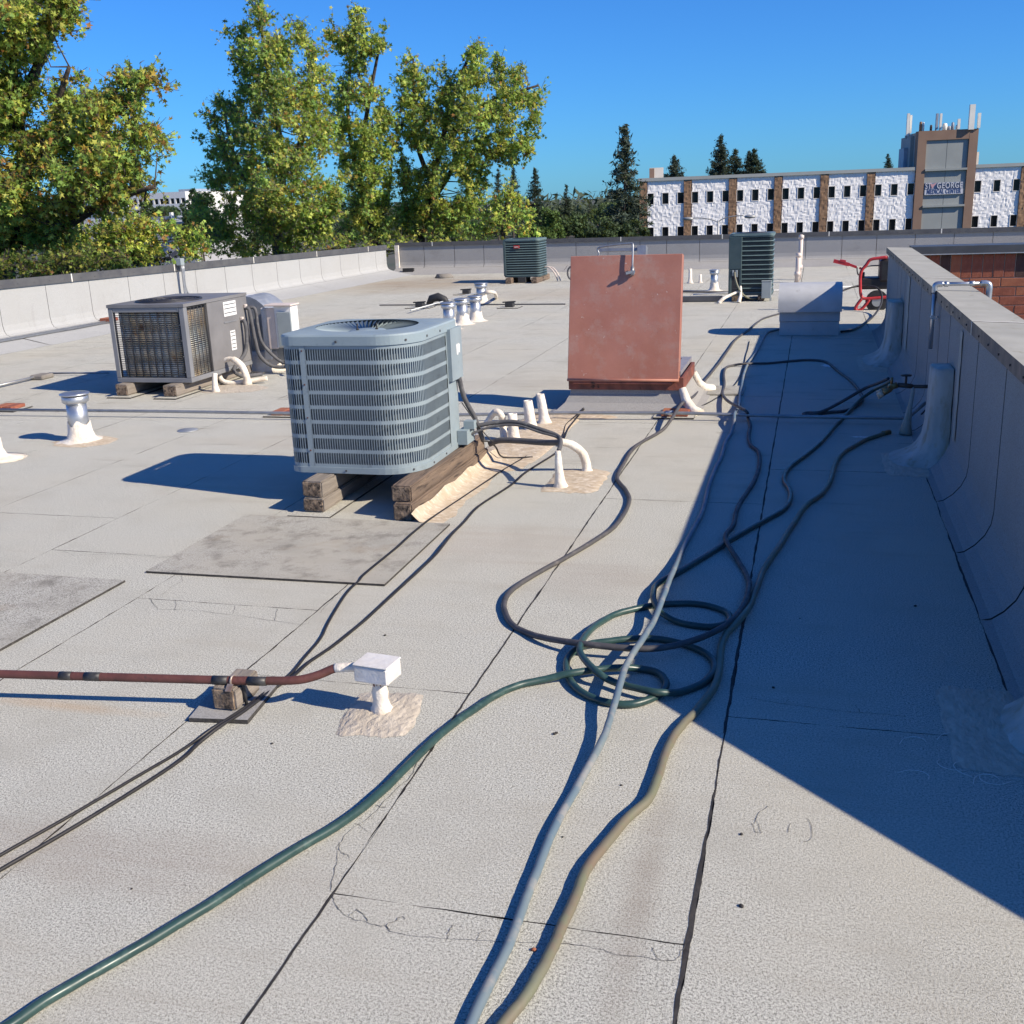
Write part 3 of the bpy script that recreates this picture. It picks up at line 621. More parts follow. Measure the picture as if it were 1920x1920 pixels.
# perimeter starts at left side going down the front-left corner; service panel sits at the rear right
sR0 = None
Ls = per_len(PO)
def s_of(pt):
    i = min(range(len(PO)), key=lambda k: math.dist(PO[k], pt)); return Ls[i]
sF0 = s_of((ACx0, ACy0+.09)); sEnd = s_of((ACx1, ACy1-.03)); s_serv = sEnd-.19
z_lo, z_hi = ACz0+.035, zc-.062; NR = 8; band = .020; hrow = (z_hi-z_lo-band*(NR+1))/NR
def skin(s0, s1, name, par):
    for r_ in range(NR+1):               # flat bands
        zb = z_lo+r_*(hrow+band); st = max(6, int((s1-s0)/.02)); vs_ = []
        for k in range(st+1):
            p, d, nn = walk(PO, s0+(s1-s0)*k/st); vs_ += [(p.x, p.y, zb), (p.x, p.y, zb+band)]
        b = MB().add(vs_, [(2*k, 2*k+2, 2*k+3, 2*k+1) for k in range(st)]); b.build('louvre_band', M['acgrey'], par)
    pitch = .0155
    for r_ in range(NR):                 # slanted upright fins
        za = z_lo+band+r_*(hrow+band); zb = za+hrow; b = MB(); k = 0; s = s0+pitch*.3
        while s < s1-pitch*.5:
            p, d, nn = walk(PO, s); a = p; c = p-d*.0085-nn*.010; e_ = .004
            b.add([(a.x, a.y, za), (c.x, c.y, za), (c.x, c.y, zb), (a.x, a.y, zb)], [(0, 1, 2, 3)])
            a2 = p-d*.0055; b.add([(a2.x, a2.y, za), (a.x, a.y, za), (a.x, a.y, zb), (a2.x, a2.y, zb)], [(0, 1, 2, 3)])
            for (z1_, z2_) in ((za, za+.008), (zb-.008, zb)):   # rounded slot ends
                zt_ = za if z1_ == za else zb; q1 = p; q2 = p+d*(pitch-.0035)
                mid = (z2_ if z1_ == za else z1_)
                b.add([(q1.x, q1.y, zt_), (q1.x+d.x*.004, q1.y+d.y*.004, zt_), (q1.x, q1.y, mid)], [(0, 1, 2)])
                b.add([(q2.x, q2.y, zt_), (q2.x-d.x*.004, q2.y-d.y*.004, zt_), (q2.x, q2.y, mid)], [(0, 1, 2)])
            s += pitch
        b.build('louvre_row', M['acgrey'], par, kind='stuff')
sCol = s_of((ACx0+.09, ACy0))+.035       # corner post a little right of the left corner
skin(sF0-.38 if sF0 > .4 else Ltot-.3, sCol, 'l', ac) if False else None
skin(sCol+.03, s_serv, 'f', ac)
skin(sF0-.02, sCol-.003, 'c', ac)
# plain post and rear/left skins
def plain(s0, s1, name, z0=None, z1=None, out=.0, mat='acgrey'):
    z0 = z_lo if z0 is None else z0; z1 = z_hi if z1 is None else z1; st = max(2, int(abs(s1-s0)/.02)); vs_ = []
    for k in range(st+1):
        p, d, nn = walk(PO, s0+(s1-s0)*k/st); p = p+nn*out; vs_ += [(p.x, p.y, z0), (p.x, p.y, z1)]
    return MB().add(vs_, [(2*k, 2*k+2, 2*k+3, 2*k+1) for k in range(st)]).build(name, M[mat], ac)
plain(sCol-.003, sCol+.03, 'corner_post', out=.003)
plain(s_serv, sEnd+.05, 'service_panel', out=.002)
plain(sEnd+.05, Ltot+sF0-.02 if sF0 < .3 else sF0-.02+Ltot, 'rear_panel')
for z in np.linspace(z_lo+.1, z_hi-.03, 4):
    p, d, nn = walk(PO, sCol+.013); c = p+Vector((0, 0, z)); MB().tube([c, c+nn*.007], .005, 6).build('screw', M['rustpipe'], ac)
# control box cover hung on the upper rear right, with torn label
p, d, nn = walk(PO, s_serv+.02); q, d2, _ = walk(PO, sEnd+.02)
mb = MB(); mb.box(ACx1+.003, ACx1+.028, ACy1-.20, ACy1+.015, zc-.37, zc-.05); ctl = mb.build('control_cover', M['acgrey'], ac)
mb = MB(); mb.prism([(0, 0)]*0 or [(ACy1-.10, zc-.155), (ACy1-.075, zc-.15), (ACy1-.07, zc-.165), (ACy1-.055, zc-.15), (ACy1-.03, zc-.16), (ACy1-.035, zc-.215), (ACy1-.06, zc-.20), (ACy1-.075, zc-.222), (ACy1-.098, zc-.215)], 0, 0.001)
mb.v = [(ACx1+.029+v[2], v[0], v[1]) for v in mb.v]; mb.build('torn_label', M['label'], ctl)
# service valve cover and foot behind the right side
mb = MB(); mb.box(ACx1+.005, ACx1+.07, ACy1-.10, ACy1+.06, ACz0+.02, ACz0+.11); mb.box(ACx1+.03, ACx1+.10, ACy1-.04, ACy1+.02, ACz0+.11, ACz0+.16); mb.build('valve_cover', M['actop'], ac)
# flexible whip from the control box to the roof
pth = smooth_path([(ACx1+.02, ACy1-.05, zc-.37), (ACx1+.035, ACy1-.01, .50), (ACx1+.075, ACy1+.06, .36), (ACx1+.10, ACy1+.10, .24), (ACx1+.10, ACy1+.14, .19)], 6)
MB().tube(pth, .016, 10).build('power_whip', M['insul'], ac)
MB().tube(smooth_path([(ACx1+.02, ACy1-.02, .47), (ACx1+.12, ACy1+.02, .30), (ACx1+.20, ACy1+.04, .20)], 6), .004, 6).build('control_wire', M['cable'], ac)
# timbers
beam('timber', 'upper timber of the left stack under the blue grey condenser', -2.80, -2.675, 5.40, 6.62, .096, .190, 'wood_grey')
beam('timber', 'lower timber of the left stack under the blue grey condenser', -2.795, -2.665, 5.385, 6.60, .014, .0945, 'wood_grey')
beam('timber', 'upper brown timber of the right stack under the blue grey condenser', -2.225, -2.105, 5.37, 6.72, .100, .191, 'wood', rz=R(-1))
beam('timber', 'lower brown timber of the right stack under the blue grey condenser', -2.205, -2.09, 5.33, 6.74, .002, .0985, 'wood', rz=R(-1))
a = G(545, 965); pad('timber_pad', 'thin grey pad beneath the left timber stack', [(-2.86, 5.31), (-2.60, 5.31), (-2.60, 6.65), (-2.86, 6.65)], .010)
# cream mastic bed along the right stack
mb = MB(); st = 26; vs_ = []; rg2 = random.Random(9)
for k in range(st+1):
    y = 5.28+1.62*k/st; xb = -2.088+.012*k/st; w1 = .17+.015*math.sin(k*.6)+rg2.uniform(-.012, .012)+(.10 if k > 19 else 0); hh = .042+.008*math.sin(k*.9)+rg2.uniform(-.004, .004)
    vs_ += [(xb+.0, y, hh+.02), (xb+.018, y, hh), (xb+.045, y, .016), (xb+.6*w1, y, .007), (xb+w1, y, .0012)]
mb.add(vs_, [(5*k+j, 5*k+j+1, 5*k+5+j+1, 5*k+5+j) for k in range(st) for j in range(4)], True)
mb.build('mastic_bed', M['mastic'], None, 'peach coloured mastic smeared along the foot of the right timber stack', 'mastic')
patch('mastic_patch', 'peach mastic patch around the four white pipe stubs', -1.98, 7.55, .26, .95, .014, 3, 'mastic', 30, sq=1)
# ---------------------------------------------------------------- white coated pipe stubs by the condenser
def stub(label, base, top, r0, r1, seed, hole=True):
    b = Vector(base); t = Vector(top); mb = MB(); rr = [r0*2.1, r0*1.5, r0*1.15, r0, (r0+r1)/2, r1]; zz = [0, .05, .16, .35, .7, 1.0]
    rgs = random.Random(seed); pts = [b+(t-b)*z+Vector((rgs.uniform(-.003, .003), rgs.uniform(-.003, .003), 0)) for z in zz]
    mb.lathe([(rr[i]*(1+rgs.uniform(-.05, .05)), (t.z-b.z)*zz[i]) for i in range(6)]+[(r1*.72, (t.z-b.z)), (r1*.70, (t.z-b.z)*.8)], b, 16, .09, seed, lean=((t.x-b.x)/(t.z-b.z), (t.y-b.y)/(t.z-b.z)))
    return mb.build('pipe_stub', M['whitecoat'], None, label, 'pipe', 'white coated pipe stubs')
stub('short white coated pipe stub beside the bent white pipe', (-2.07, 7.38, 0), (-2.08, 7.38, .205), .036, .032, 1)
stub('taller white coated pipe stub, third in the row', (-2.03, 7.74, 0), (-2.055, 7.74, .235), .040, .034, 2)
stub('white coated pipe stub nearest the red roof hatch', (-1.985, 7.98, 0), (-2.015, 7.97, .245), .038, .030, 3)
mb = MB(); mb.tube(smooth_path([G(965-20, 828, .0)+Vector((0, 0, 0)), G(943, 800, .09), (-2.155, 7.36, .19), (-2.19, 7.36, .222), (-2.235, 7.37, .19), (-2.32, 7.38, .07), (-2.38, 7.38, .02)], 5), [.036]+[.026]*9+[.024]*8+[.022]*13, 10)
mb.build('bent_pipe', M['whitecoat'], None, 'white coated pipe bent over like a cane beside the stubs', 'pipe')
# pair of curved line set penetrations with lines
patch('mastic_patch', 'square peach mastic patch under the two curved white line penetrations', -1.38, 6.32, .20, .33, .012, 8, 'mastic', 30, sq=1)
mb = MB(); mb.tube(smooth_path([(-1.44, 6.14, 0), (-1.445, 6.14, .06), (-1.45, 6.14, .14), (-1.455, 6.15, .23)], 5), [.055, .048, .042, .037, .034, .032, .030, .029, .027, .026, .024, .023, .022, .02, .018, .017], 12)
pen1 = mb.build('line_penetration', M['whitecoat'], None, 'straight white coated cone where thin lines enter the roof', 'pipe')
mb = MB(); mb.tube(smooth_path([(-1.36, 6.55, 0), (-1.365, 6.55, .06), (-1.39, 6.54, .13), (-1.45, 6.50, .19), (-1.51, 6.46, .215)], 5), [.040]*2+[.030]*8+[.027]*6+[.024]*5, 12)
mb.build('line_penetration', M['whitecoat'], None, 'curved white coated pipe bending over beside the straight cone', 'pipe')
L1 = [(-2.12, 6.44, .30), (-1.95, 6.48, .325), (-1.80, 6.47, .335), (-1.62, 6.42, .30), (-1.52, 6.40, .27), (-1.47, 6.30, .255), (-1.457, 6.18, .22)]
mb = MB(); mb.tube(smooth_path(L1, 6), .014, 8)
mb.tube(smooth_path([(-2.12, 6.40, .25), (-1.98, 6.45, .30), (-1.80, 6.45, .32), (-1.62, 6.40, .285), (-1.50, 6.36, .26), (-1.46, 6.22, .22)], 6), .008, 8)
mb.build('refrigerant_line', M['insul'], None, 'pair of grey insulated lines arching from the condenser to the white cone', 'pipe')
MB().tube(smooth_path([(-2.06, 6.72, .13), (-1.98, 6.70, .16), (-1.85, 6.66, .17), (-1.66, 6.58, .18), (-1.55, 6.50, .20), (-1.49, 6.47, .215)], 6), .020, 10).build('refrigerant_line', M['insul'], None, 'thick grey insulated line running into the curved white pipe', 'pipe')
MB().tube(smooth_path([(-2.10, 6.66, .16), (-2.06, 6.70, .15), (-2.03, 6.76, .10), (-1.99, 6.8, .02), (-1.8, 6.86, .012)], 5), .006, 6).build('loose_wire', M['cable'], None, 'thin black wire draped over the end of the right timber stack', 'cable')
# thin twisted wires running towards the hatch
for i, pts in enumerate(([(1047, 835, .01), (1056, 815, .01), (1060, 798, .01), (1072, 786, .012), (1088, 772, .02), (1104, 752, .06)], [(1050, 838, .008), (1058, 822, .008), (1066, 803, .012), (1082, 783, .016), (1098, 764, .03), (1112, 748, .07)])):
    MB().tube(smooth_path([G(x, y, z) for x, y, z in pts], 5), .005, 6).build('thin_wire', M['cable'], None, ('left', 'right')[i]+' one of two thin dark wires running from the white cone to the hatch curb', 'cable')
# ---------------------------------------------------------------- roof hatch
HX0, HX1, HY0, HY1 = -1.90, -1.00, 8.60, 9.42
ht = thing('roof_hatch', 'open red oxide roof hatch with upright lid on a curb', 'roof hatch', ((HX0+HX1)/2, (HY0+HY1)/2, 0))
def ringbox(b, x0, x1, y0, y1, z0, z1, t):
    b.box(x0, x1, y0, y0+t, z0, z1); b.box(x0, x1, y1-t, y1, z0, z1); b.box(x0, x0+t, y0+t, y1-t, z0, z1); b.box(x1-t, x1, y0+t, y1-t, z0, z1)
b = MB(); ringbox(b, HX0, HX1, HY0, HY1, -.3, .225, .06); b.build('curb', M['wallsheet'], ht)
b = MB()                                   # flared membrane skirt round the curb
c = [(HX0, HY0), (HX1, HY0), (HX1, HY1), (HX0, HY1)]; rows = []
for off, z in ((.17, .0015), (.11, .018), (.05, .07), (.012, .14), (.006, .20)): rows += [(x+(off if x > -1.4 else -off), y+(off if y > 9 else -off), z) for x, y in c]
b.add(rows, [(4*j+k, 4*j+(k+1) % 4, 4*j+4+(k+1) % 4, 4*j+4+k) for j in range(4) for k in range(4)]); b.build('base_flashing', M['wallsheet'], ht)
b = MB(); b.tube([(HX1+.17, HY0-.15, .004), (HX1+.10, HY0-.09, .03), (HX1+.05, HY0-.04, .09), (HX1+.012, HY0-.008, .19)], [.05, .045, .04, .03], 8); b.tube([(HX1+.17, HY1+.15, .004), (HX1+.10, HY1+.09, .03), (HX1+.05, HY1+.04, .09), (HX1+.012, HY1+.008, .19)], [.05, .045, .04, .03], 8); b.build('corner_mastic', M['whitecoat'], ht, kind='stuff')
b = MB(); ringbox(b, HX0-.022, HX1+.022, HY0-.022, HY1+.022, .175, .275, .022); b.build('counterflashing', M['hatch_d'], ht)
b = MB(); ringbox(b, HX0+.002, HX1-.002, HY0+.002, HY1-.002, .291, .325, .075); b.build('curb_frame', M['grey_paint'], ht)
# lid (open, nearly upright, hinged on the near side)
LX0, LX1 = -1.925, -1.012; LH = 1.0; tl = R(13)
TL = Matrix.Translation(Vector((0, HY0-.05, .265))) @ Matrix.Rotation(-tl, 4, 'X')
b = MB(); b.bbox(LX0, LX1, 0, .014, 0, LH, .004, TL)
lid = b.build('lid', M['hatch'], ht)
b = MB(); b.box(LX0, LX0+.004, .014, .09, .0, LH, TL); b.box(LX1-.004, LX1, .014, .09, .0, LH, TL); b.box(LX0+.004, LX1-.004, .014, .09, LH-.004, LH, TL); b.box(LX0+.004, LX1-.004, .014, .09, 0, .004, TL); b.build('lid_rim', M['hatch'], lid)
b = MB(); b.tube([TL @ Vector((LX0-.001, -.002, -.006)), TL @ Vector((LX1+.001, -.002, -.006))], .012, 8); b.build('lid_hem', M['hatch'], lid)
b = MB(); b.box(LX0+.05, LX1-.05, -.0, .05, -.035, -.012, TL); b.build('hinge', M['hatch_d'], lid)
# hold-open handle over the top of the lid
HPX = AY(1178, 480, HY0-.05).x+.005
b = MB(); hp = [TL @ Vector(q) for q in ((HPX, -.028, LH-.13), (HPX, -.034, LH-.07), (HPX-.002, -.03, LH+.06), (HPX-.01, -.02, LH+.085), (HPX-.05, -.01, LH+.088), (HPX-.28, .02, LH+.07), (HPX-.29, .03, LH+.02), (HPX-.30, .04, LH-.02))]
b.tube(smooth_path(hp, 5), .008, 8); b.tube([TL @ Vector((HPX, -.03, LH-.17)), TL @ Vector((HPX, -.03, LH-.10))], .015, 10)
b.tube([TL @ Vector((HPX, .002, LH-.15)), TL @ Vector((HPX, -.04, LH-.15))], .018, 8); b.obox(TL @ Vector((HPX-.05, -.05, LH-.155)), TL @ Vector((HPX+.02, -.03, LH-.135)), .02, .02)
b.build('handle', M['conduit'], lid)
b = MB(); b.box(HPX+.02, HPX+.09, .06, .16, LH-.02, LH+.085, TL); b.box(HPX-.30, HPX+.02, .10, .13, LH+.05, LH+.075, TL); b.build('grab_rail_bracket', M['conduit'], lid)
b = MB(); b.box(-.86, -.55, 9.32, 9.75, .0012, .014); b.build('walk_pad', [M['mat']], None, 'small dark stained pad beside the roof hatch', 'pad')
patch('mastic_patch', 'peach smear of mastic in front of the roof hatch', -1.72, 8.30, .25, .10, .008, 5, 'mastic')
# ---------------------------------------------------------------- packaged unit
UX0, UX1, UY0, UY1, UZ0, UZ1 = -6.56, -5.73, 9.02, 10.22, .125, .875
un = thing('packaged_unit', 'square grey packaged rooftop unit with wire guarded coil', 'air conditioner', ((UX0+UX1)/2, (UY0+UY1)/2, UZ0))
def UB(name, mat, par, *boxes):
    b = MB()
    for q in boxes: b.bbox(*q, .004)
    return b.build(name, M[mat], par)
UB('base_rail', 'unit_l', un, (UX0, UX1, UY0, UY1, UZ0, UZ0+.045))
YM = UY0+.42
UB('cabinet', 'unit', un, (UX0+.004, UX1, YM, UY1, UZ0+.046, UZ1-.03))
for x0, x1, y0, y1 in ((UX0, UX0+.05, UY0, UY0+.045), (UX1-.055, UX1, UY0, UY0+.06)): UB('corner_post', 'unit_l', un, (x0, x1, y0, y1, UZ0+.046, UZ1-.031))
UB('header', 'unit_l', un, (UX0+.051, UX1-.056, UY0+.002, UY0+.04, UZ1-.075, UZ1-.031))
n_ = 28; cx_, cy_ = (UX0+UX1)/2, UY0+.42
pl = [(UX0-.006, UY0-.006), (UX1+.006, UY0-.006), (UX1+.006, UY1+.006), (UX0-.006, UY1+.006)]
b = MB(); b.prism(pl, UZ1-.03, UZ1); tp = b.build('top_panel', M['unit'], un)
b = MB()
for r_ in (.30, .255, .21, .165, .12, .07): b.tube([(cx_+r_*math.cos(2*math.pi*k/40), cy_+r_*math.sin(2*math.pi*k/40), UZ1+.012) for k in range(41)], .004, 5, False)
b.tube([(cx_+.31*math.cos(2*math.pi*k/40), cy_+.31*math.sin(2*math.pi*k/40), UZ1+.004) for k in range(41)], .012, 6, False)
for k in range(8): t = math.pi*k/4; b.tube([(cx_, cy_, UZ1+.014), (cx_+.31*math.cos(t), cy_+.31*math.sin(t), UZ1+.010)], .004, 5)
b.build('fan_grille', M['guard'], tp)
b = MB(); b.lathe([(.29, 0), (.29, .0015)], (cx_, cy_, UZ1+.0005), 32); b.build('fan_opening', M['black'], tp)
# coil faces (finned) behind guards: front and right side
b = MB(); zz = np.linspace(UZ0+.05, UZ1-.08, 34)
for z in zz: b.tube(smooth_path([(UX0+.07, UY0+.12, z), (UX0+.09, UY0+.055, z), (UX0+.20, UY0+.035, z), (UX1-.22, UY0+.035, z), (UX1-.13, UY0+.05, z), (UX1-.10, UY0+.12, z)], 3), .0075, 5)
b.build('front_coil', M['coil'], un, kind='stuff')
UB('coil_backing', 'acdark', un, (UX0+.02, UX1-.07, UY0+.13, YM-.002, UZ0+.047, UZ1-.032))
b = MB()
for k in range(10): x = UX0+.06+k*.078; b.tube([(x, UY0+.012, UZ0+.05), (x, UY0+.012, UZ1-.075)], .006, 5)
for z in np.linspace(UZ0+.055, UZ1-.08, 30): b.tube([(UX0+.05, UY0+.008, z), (UX1-.055, UY0+.008, z)], .0028, 5)
b.build('front_guard', M['guard'], un, kind='stuff')
b = MB()
for z in zz: b.tube([(UX1-.035, UY0+.07, z), (UX1-.035, YM-.01, z)], .0075, 5)
b.build('side_coil', M['coil'], un, kind='stuff')
UB('side_backing', 'acdark', un, (UX1-.069, UX1-.045, UY0+.061, YM-.002, UZ0+.047, UZ1-.032))
b = MB()
for k in range(6): y = UY0+.07+k*.066; b.tube([(UX1-.012, y, UZ0+.05), (UX1-.012, y, UZ1-.035)], .0045, 5)
for z in np.linspace(UZ0+.055, UZ1-.045, 34): b.tube([(UX1-.012, UY0+.061, z), (UX1-.012, YM-.002, z)], .003, 5)
b.build('side_guard', M['guard'], un, kind='stuff')
for k in range(5): UB('screw', 'galv', un, (UX1-.062, UX1-.054, UY0-.002, UY0+.001, UZ0+.1+k*.15, UZ0+.108+k*.15))
# labels on the side
def side_label(y0, y1, z0, z1, lines):
    b = MB(); b.add([(UX1+.002, y0, z0), (UX1+.002, y1, z0), (UX1+.002, y1, z1), (UX1+.002, y0, z1)], [(0, 1, 2, 3)]); l = b.build('data_label', M['label'], un)
    for f in lines:
        z = z0+(z1-z0)*f; b = MB(); b.add([(UX1+.0032, y0+.01, z), (UX1+.0032, y1-.01, z), (UX1+.0032, y1-.01, z+.008), (UX1+.0032, y0+.01, z+.008)], [(0, 1, 2, 3)]); b.build('print_line', M['ink'], l)
side_label(UY0+.72, UY0+.97, UZ1-.20, UZ1-.055, (.2, .5, .78))
side_label(UY0+.80, UY0+.90, UZ0+.20, UZ0+.40, (.1, .3, .5, .7, .88))
b = MB(); b.box(UX1, UX1+.006, UY0+.70, UY0+.95, UZ0+.485, UZ0+.50); b.build('panel_handle', M['unit_l'], un)
# pipes, disconnect boxes on the rear right corner
gr = 'conduits on the packaged unit'
for pts, r_, nm in (([(UX1+.01, UY1-.16, .60), (UX1+.05, UY1-.17, .585), (UX1+.055, UY1-.17, .45), (UX1+.03, UY1-.19, .28), (UX1-.0, UY1-.30, .19), (UX1+.02, UY1-.42, .15), (UX1+.06, UY1-.50, .12), (UX1+.10, UY1-.40, .06), (UX1+.2, UY1-.2, .05)], .020, 0),
                     ([(UX1+.01, UY1-.06, .72), (UX1+.05, UY1-.06, .71), (UX1+.06, UY1-.05, .60), (UX1+.075, UY1-.04, .40), (UX1+.10, UY1-.02, .22), (UX1+.18, UY1+.06, .10), (UX1+.32, UY1+.10, .08), (UX1+.42, UY1+.12, .12)], .020, 1),
                     ([(UX1+.01, UY1-.0, .72), (UX1+.08, UY1+.02, .70), (UX1+.09, UY1+.02, .52), (UX1+.12, UY1+.03, .34), (UX1+.24, UY1+.1, .16), (UX1+.36, UY1+.12, .10)], .018, 2)):
    MB().tube(smooth_path(pts, 5), r_, 8).build('flexible_conduit', M['insul'], un)
for y in (UY1-.16, UY1-.06): UB('conduit_elbow', 'pvc', un, (UX1+.003, UX1+.03, y-.018, y+.018, .60 if y < UY1-.1 else .72, .64 if y < UY1-.1 else .76))
# disconnect box
db = thing('disconnect_box', 'weathered pale electrical disconnect box behind the packaged unit', 'electrical box', (UX1+.30, UY1+.15, 0))
UB('back_plate', 'pvc', db, (UX1+.16, UX1+.26, UY1+.10, UY1+.13, .27, .70))
UB('box', 'white', db, (UX1+.25, UX1+.45, UY1+.10, UY1+.26, .285, .72)); UB('door', 'bluegrey', db, (UX1+.29, UX1+.45, UY1+.075, UY1+.098, .30, .66)); UB('rain_lip', 'pvc', db, (UX1+.16, UX1+.47, UY1+.06, UY1+.27, .722, .74))
UB('stud_panel', 'boxwhite', db, (UX1+.08, UX1+.155, UY1+.13, UY1+.16, .15, .70))
for k in range(4):
    MB().tube(smooth_path([(UX1+.30+.035*k, UY1+.15, .285), (UX1+.31+.03*k, UY1+.13, .20), (UX1+.34+.02*k, UY1+.10, .12), (UX1+.42, UY1+.02-.02*k, .06)], 5), .011, 7).build('cable_drop', M['insul'], db)
# white duct elbow behind the unit, coming down to the roof
du = thing('duct_elbow', 'white coated curved duct elbow behind the packaged unit', 'duct', (UX1+.2, UY1+.8, 0))
b = MB(); ring_n = 9; path = []
for k in range(ring_n+1):
    t = R(90*k/ring_n); path.append((UY1+.02+.62*math.sin(t)*1.0, .13+.74*math.cos(t)*1.0, t))
yc = UX1-.40
vs_ = []
for k in range(ring_n+1):
    t = R(90*k/ring_n); r_o = .70; xo, zo = r_o*math.sin(t)*.60, .10+r_o*math.cos(t)*1.02
    xi, zi = .10*math.sin(t), .10+.10*math.cos(t)
    for (xx, zz_) in ((xo, zo), (xi, zi)):
        for yy in (UY1+.28, UY1+.72): vs_.append((UX1-.18+xx, yy, max(zz_, .0)))
fs = []
for k in range(ring_n):
    o_ = 4*k; fs += [(o_, o_+1, o_+5, o_+4), (o_, o_+4, o_+6, o_+2), (o_+1, o_+3, o_+7, o_+5), (o_+2, o_+6, o_+7, o_+3)]
fs += [(0, 2, 3, 1)]
b.add(vs_, fs); b.build('elbow', M['galv_dull'], du)
b = MB(); b.box(UX1-.5, UX1-.182, UY1+.28, UY1+.72, .10, .80); b.build('plenum', M['white'], du)
b = MB(); b.lathe([(.52, .0015), (.47, .03), (.44, .12), (.43, .22)], (UX1-.02, UY1+.50, 0), 20, .04, 2, sx=.72, sy=.62); b.build('mastic_skirt', M['whitecoat'], du)
beam('timber', 'left grey timber under the packaged unit', UX0+.05, UX0+.18, UY0-.12, UY1+.05, .014, .122, 'wood_grey')
beam('timber', 'right grey timber under the packaged unit', UX1-.24, UX1-.10, UY0-.14, UY1+.15, .014, .122, 'wood_grey')
pad('timber_pad', 'thin pad beneath the left timber of the packaged unit', [(UX0, UY0-.20), (UX0+.26, UY0-.20), (UX0+.26, UY1+.1), (UX0, UY1+.1)])
pad('timber_pad', 'thin pad beneath the right timber of the packaged unit', [(UX1-.30, UY0-.22), (UX1-.06, UY0-.22), (UX1-.06, UY1+.1), (UX1-.30, UY1+.1)])
# white looped condensate pipe beside the packaged unit
b = MB(); q0 = G(405, 735); q1 = G(465, 722)
b.tube(smooth_path([q0, q0+Vector((0, 0, .10)), q0+Vector((0, .02, .18))], 5), [.045, .04, .034, .03, .028, .027, .026, .026, .025, .025, .024], 10); b.build('pipe_stub', M['whitecoat'], None, 'left leg of white coated pipes beside the packaged unit', 'pipe')
b = MB(); b.tube(smooth_path([q1, q1+Vector((-.01, 0, .10)), q1+Vector((-.06, .01, .20)), q1+Vector((-.16, .02, .26)), q1+Vector((-.26, .03, .24)), q1+Vector((-.32, .03, .16)), q1+Vector((-.30, 0, .06)), q1+Vector((-.2, 0, .02)), q1+Vector((-.02, .05, .03)), q1+Vector((.16, .12, .05))], 5), [.045]*3+[.035]*12+[.024]*31, 10)
b.m = 0; b.build('bent_pipe', M['whitecoat'], None, 'white coated pipe looping over beside the packaged unit', 'pipe')
patch('mastic_patch', 'oval peach patch under the looped white pipe by the packaged unit', (q0.x+q1.x)/2, (q0.y+q1.y)/2-.02, .38, .26, .008, 12, 'patch')
# ================================================================== VENTS, PIPES, HOSES
def vent(label, base, h, r, seed=0, lean=(0, 0), skirt=.42, cream=True, group='round metal vent pipes'):
    b = Vector(base); t = thing('vent_pipe', label, 'vent', b, group)
    mb = MB(); hp = h-.075
    mb.lathe([(r*1.12, .0), (r*1.05, hp*.3), (r, hp*.6), (r*.97, hp)], b, 28, lean=lean); mb.build('pipe', M['galv'], t)
    bb = b+Vector((lean[0]*hp, lean[1]*hp, hp))
    MB().lathe([(r*1.0, -.012), (r*1.28, .004), (r*1.30, .008), (r*1.30, .045), (r*1.24, .05)], bb, 28).build('collar', M['galv'], t)
    MB().lathe([(r*.9, .0), (r*.9, .062)], bb, 18).build('throat', M['black'], t)
    MB().lathe([(r*1.42, .058), (r*1.46, .062), (r*1.44, .070), (r*1.2, .076), (0, .082)], bb, 28).build('cap', M['galv'], t)
    if cream:
        rg_ = random.Random(seed); n = 28; vs_ = []; rows = [(2.35, .0015), (1.75, .012), (1.38, .03), (1.20, .075), (1.10, None)]
        for j, (q, z) in enumerate(rows):
            for k in range(n):
                a = 2*math.pi*k/n; rr_ = r*q*(1+(rg_.uniform(-.07, .07) if j < 2 else .02*math.sin(3*a)))
                zz_ = z if z is not None else h*(skirt-.10)+h*.10*abs(math.sin(a*2.5+seed))+rg_.uniform(-.012, .012)
                vs_.append((b.x+rr_*math.cos(a)+lean[0]*zz_, b.y+rr_*math.sin(a)+lean[1]*zz_, zz_))
        mb = MB().add(vs_, [(j*n+k, j*n+(k+1) % n, (j+1)*n+(k+1) % n, (j+1)*n+k) for j in range(4) for k in range(n)], True); mb.build('mastic_skirt', M['whitecoat'], t)
    return t
vent('shiny capped vent pipe standing alone at the left of the roof', G(153, 826), .385, .078, 1)
patch('mastic_ring', 'thin cream ring of mastic around the lone left vent pipe', G(160, 828).x, G(160, 828).y, .26, .21, .006, 31, 'mastic')
vent('nearest of the three vent pipes behind the blue grey condenser', G(843, 617), .37, .080, 2)
vent('middle one of the three vent pipes behind the blue grey condenser', G(868, 608), .37, .080, 3)
vent('leaning farthest of the three vent pipes behind the condenser', G(893, 602), .37, .078, 4, lean=(-.02, .03))
vent('farther vent pipe just beyond the row of three', G(903, 567), .335, .085, 5)
vent('slim vent pipe left of the far right green condenser', G(1339, 545), .37, .065, 6)
for i, (x, y, h, r_, lb) in enumerate(((1313, 530, .16, .03, 'short pipe stub left of the slim far vent pipe'), (1294, 531, .28, .035, 'white pipe stub just right of the open hatch lid'))):
    stub(lb, G(x, y), G(x, y)+Vector((0, 0, h)), r_, r_*.9, 20+i)
b = MB(); p = G(-2, 860); b.lathe([(.20, .0015), (.12, .012), (.06, .03), (.04, .08), (.035, .16), (.0, .17)], p, 20, .07, 3); b.build('pipe_stub', M['whitecoat'], None, 'cream coated pipe stub cut by the left edge of the view', 'pipe')
# drain cover disc on the roof
b = MB(); b.lathe([(.085, .001), (.08, .006), (0, .008)], G(352, 807), 20); b.build('drain_cover', M['galv_dull'], None, 'small flat metal disc on the roof right of the lone vent', 'cover')
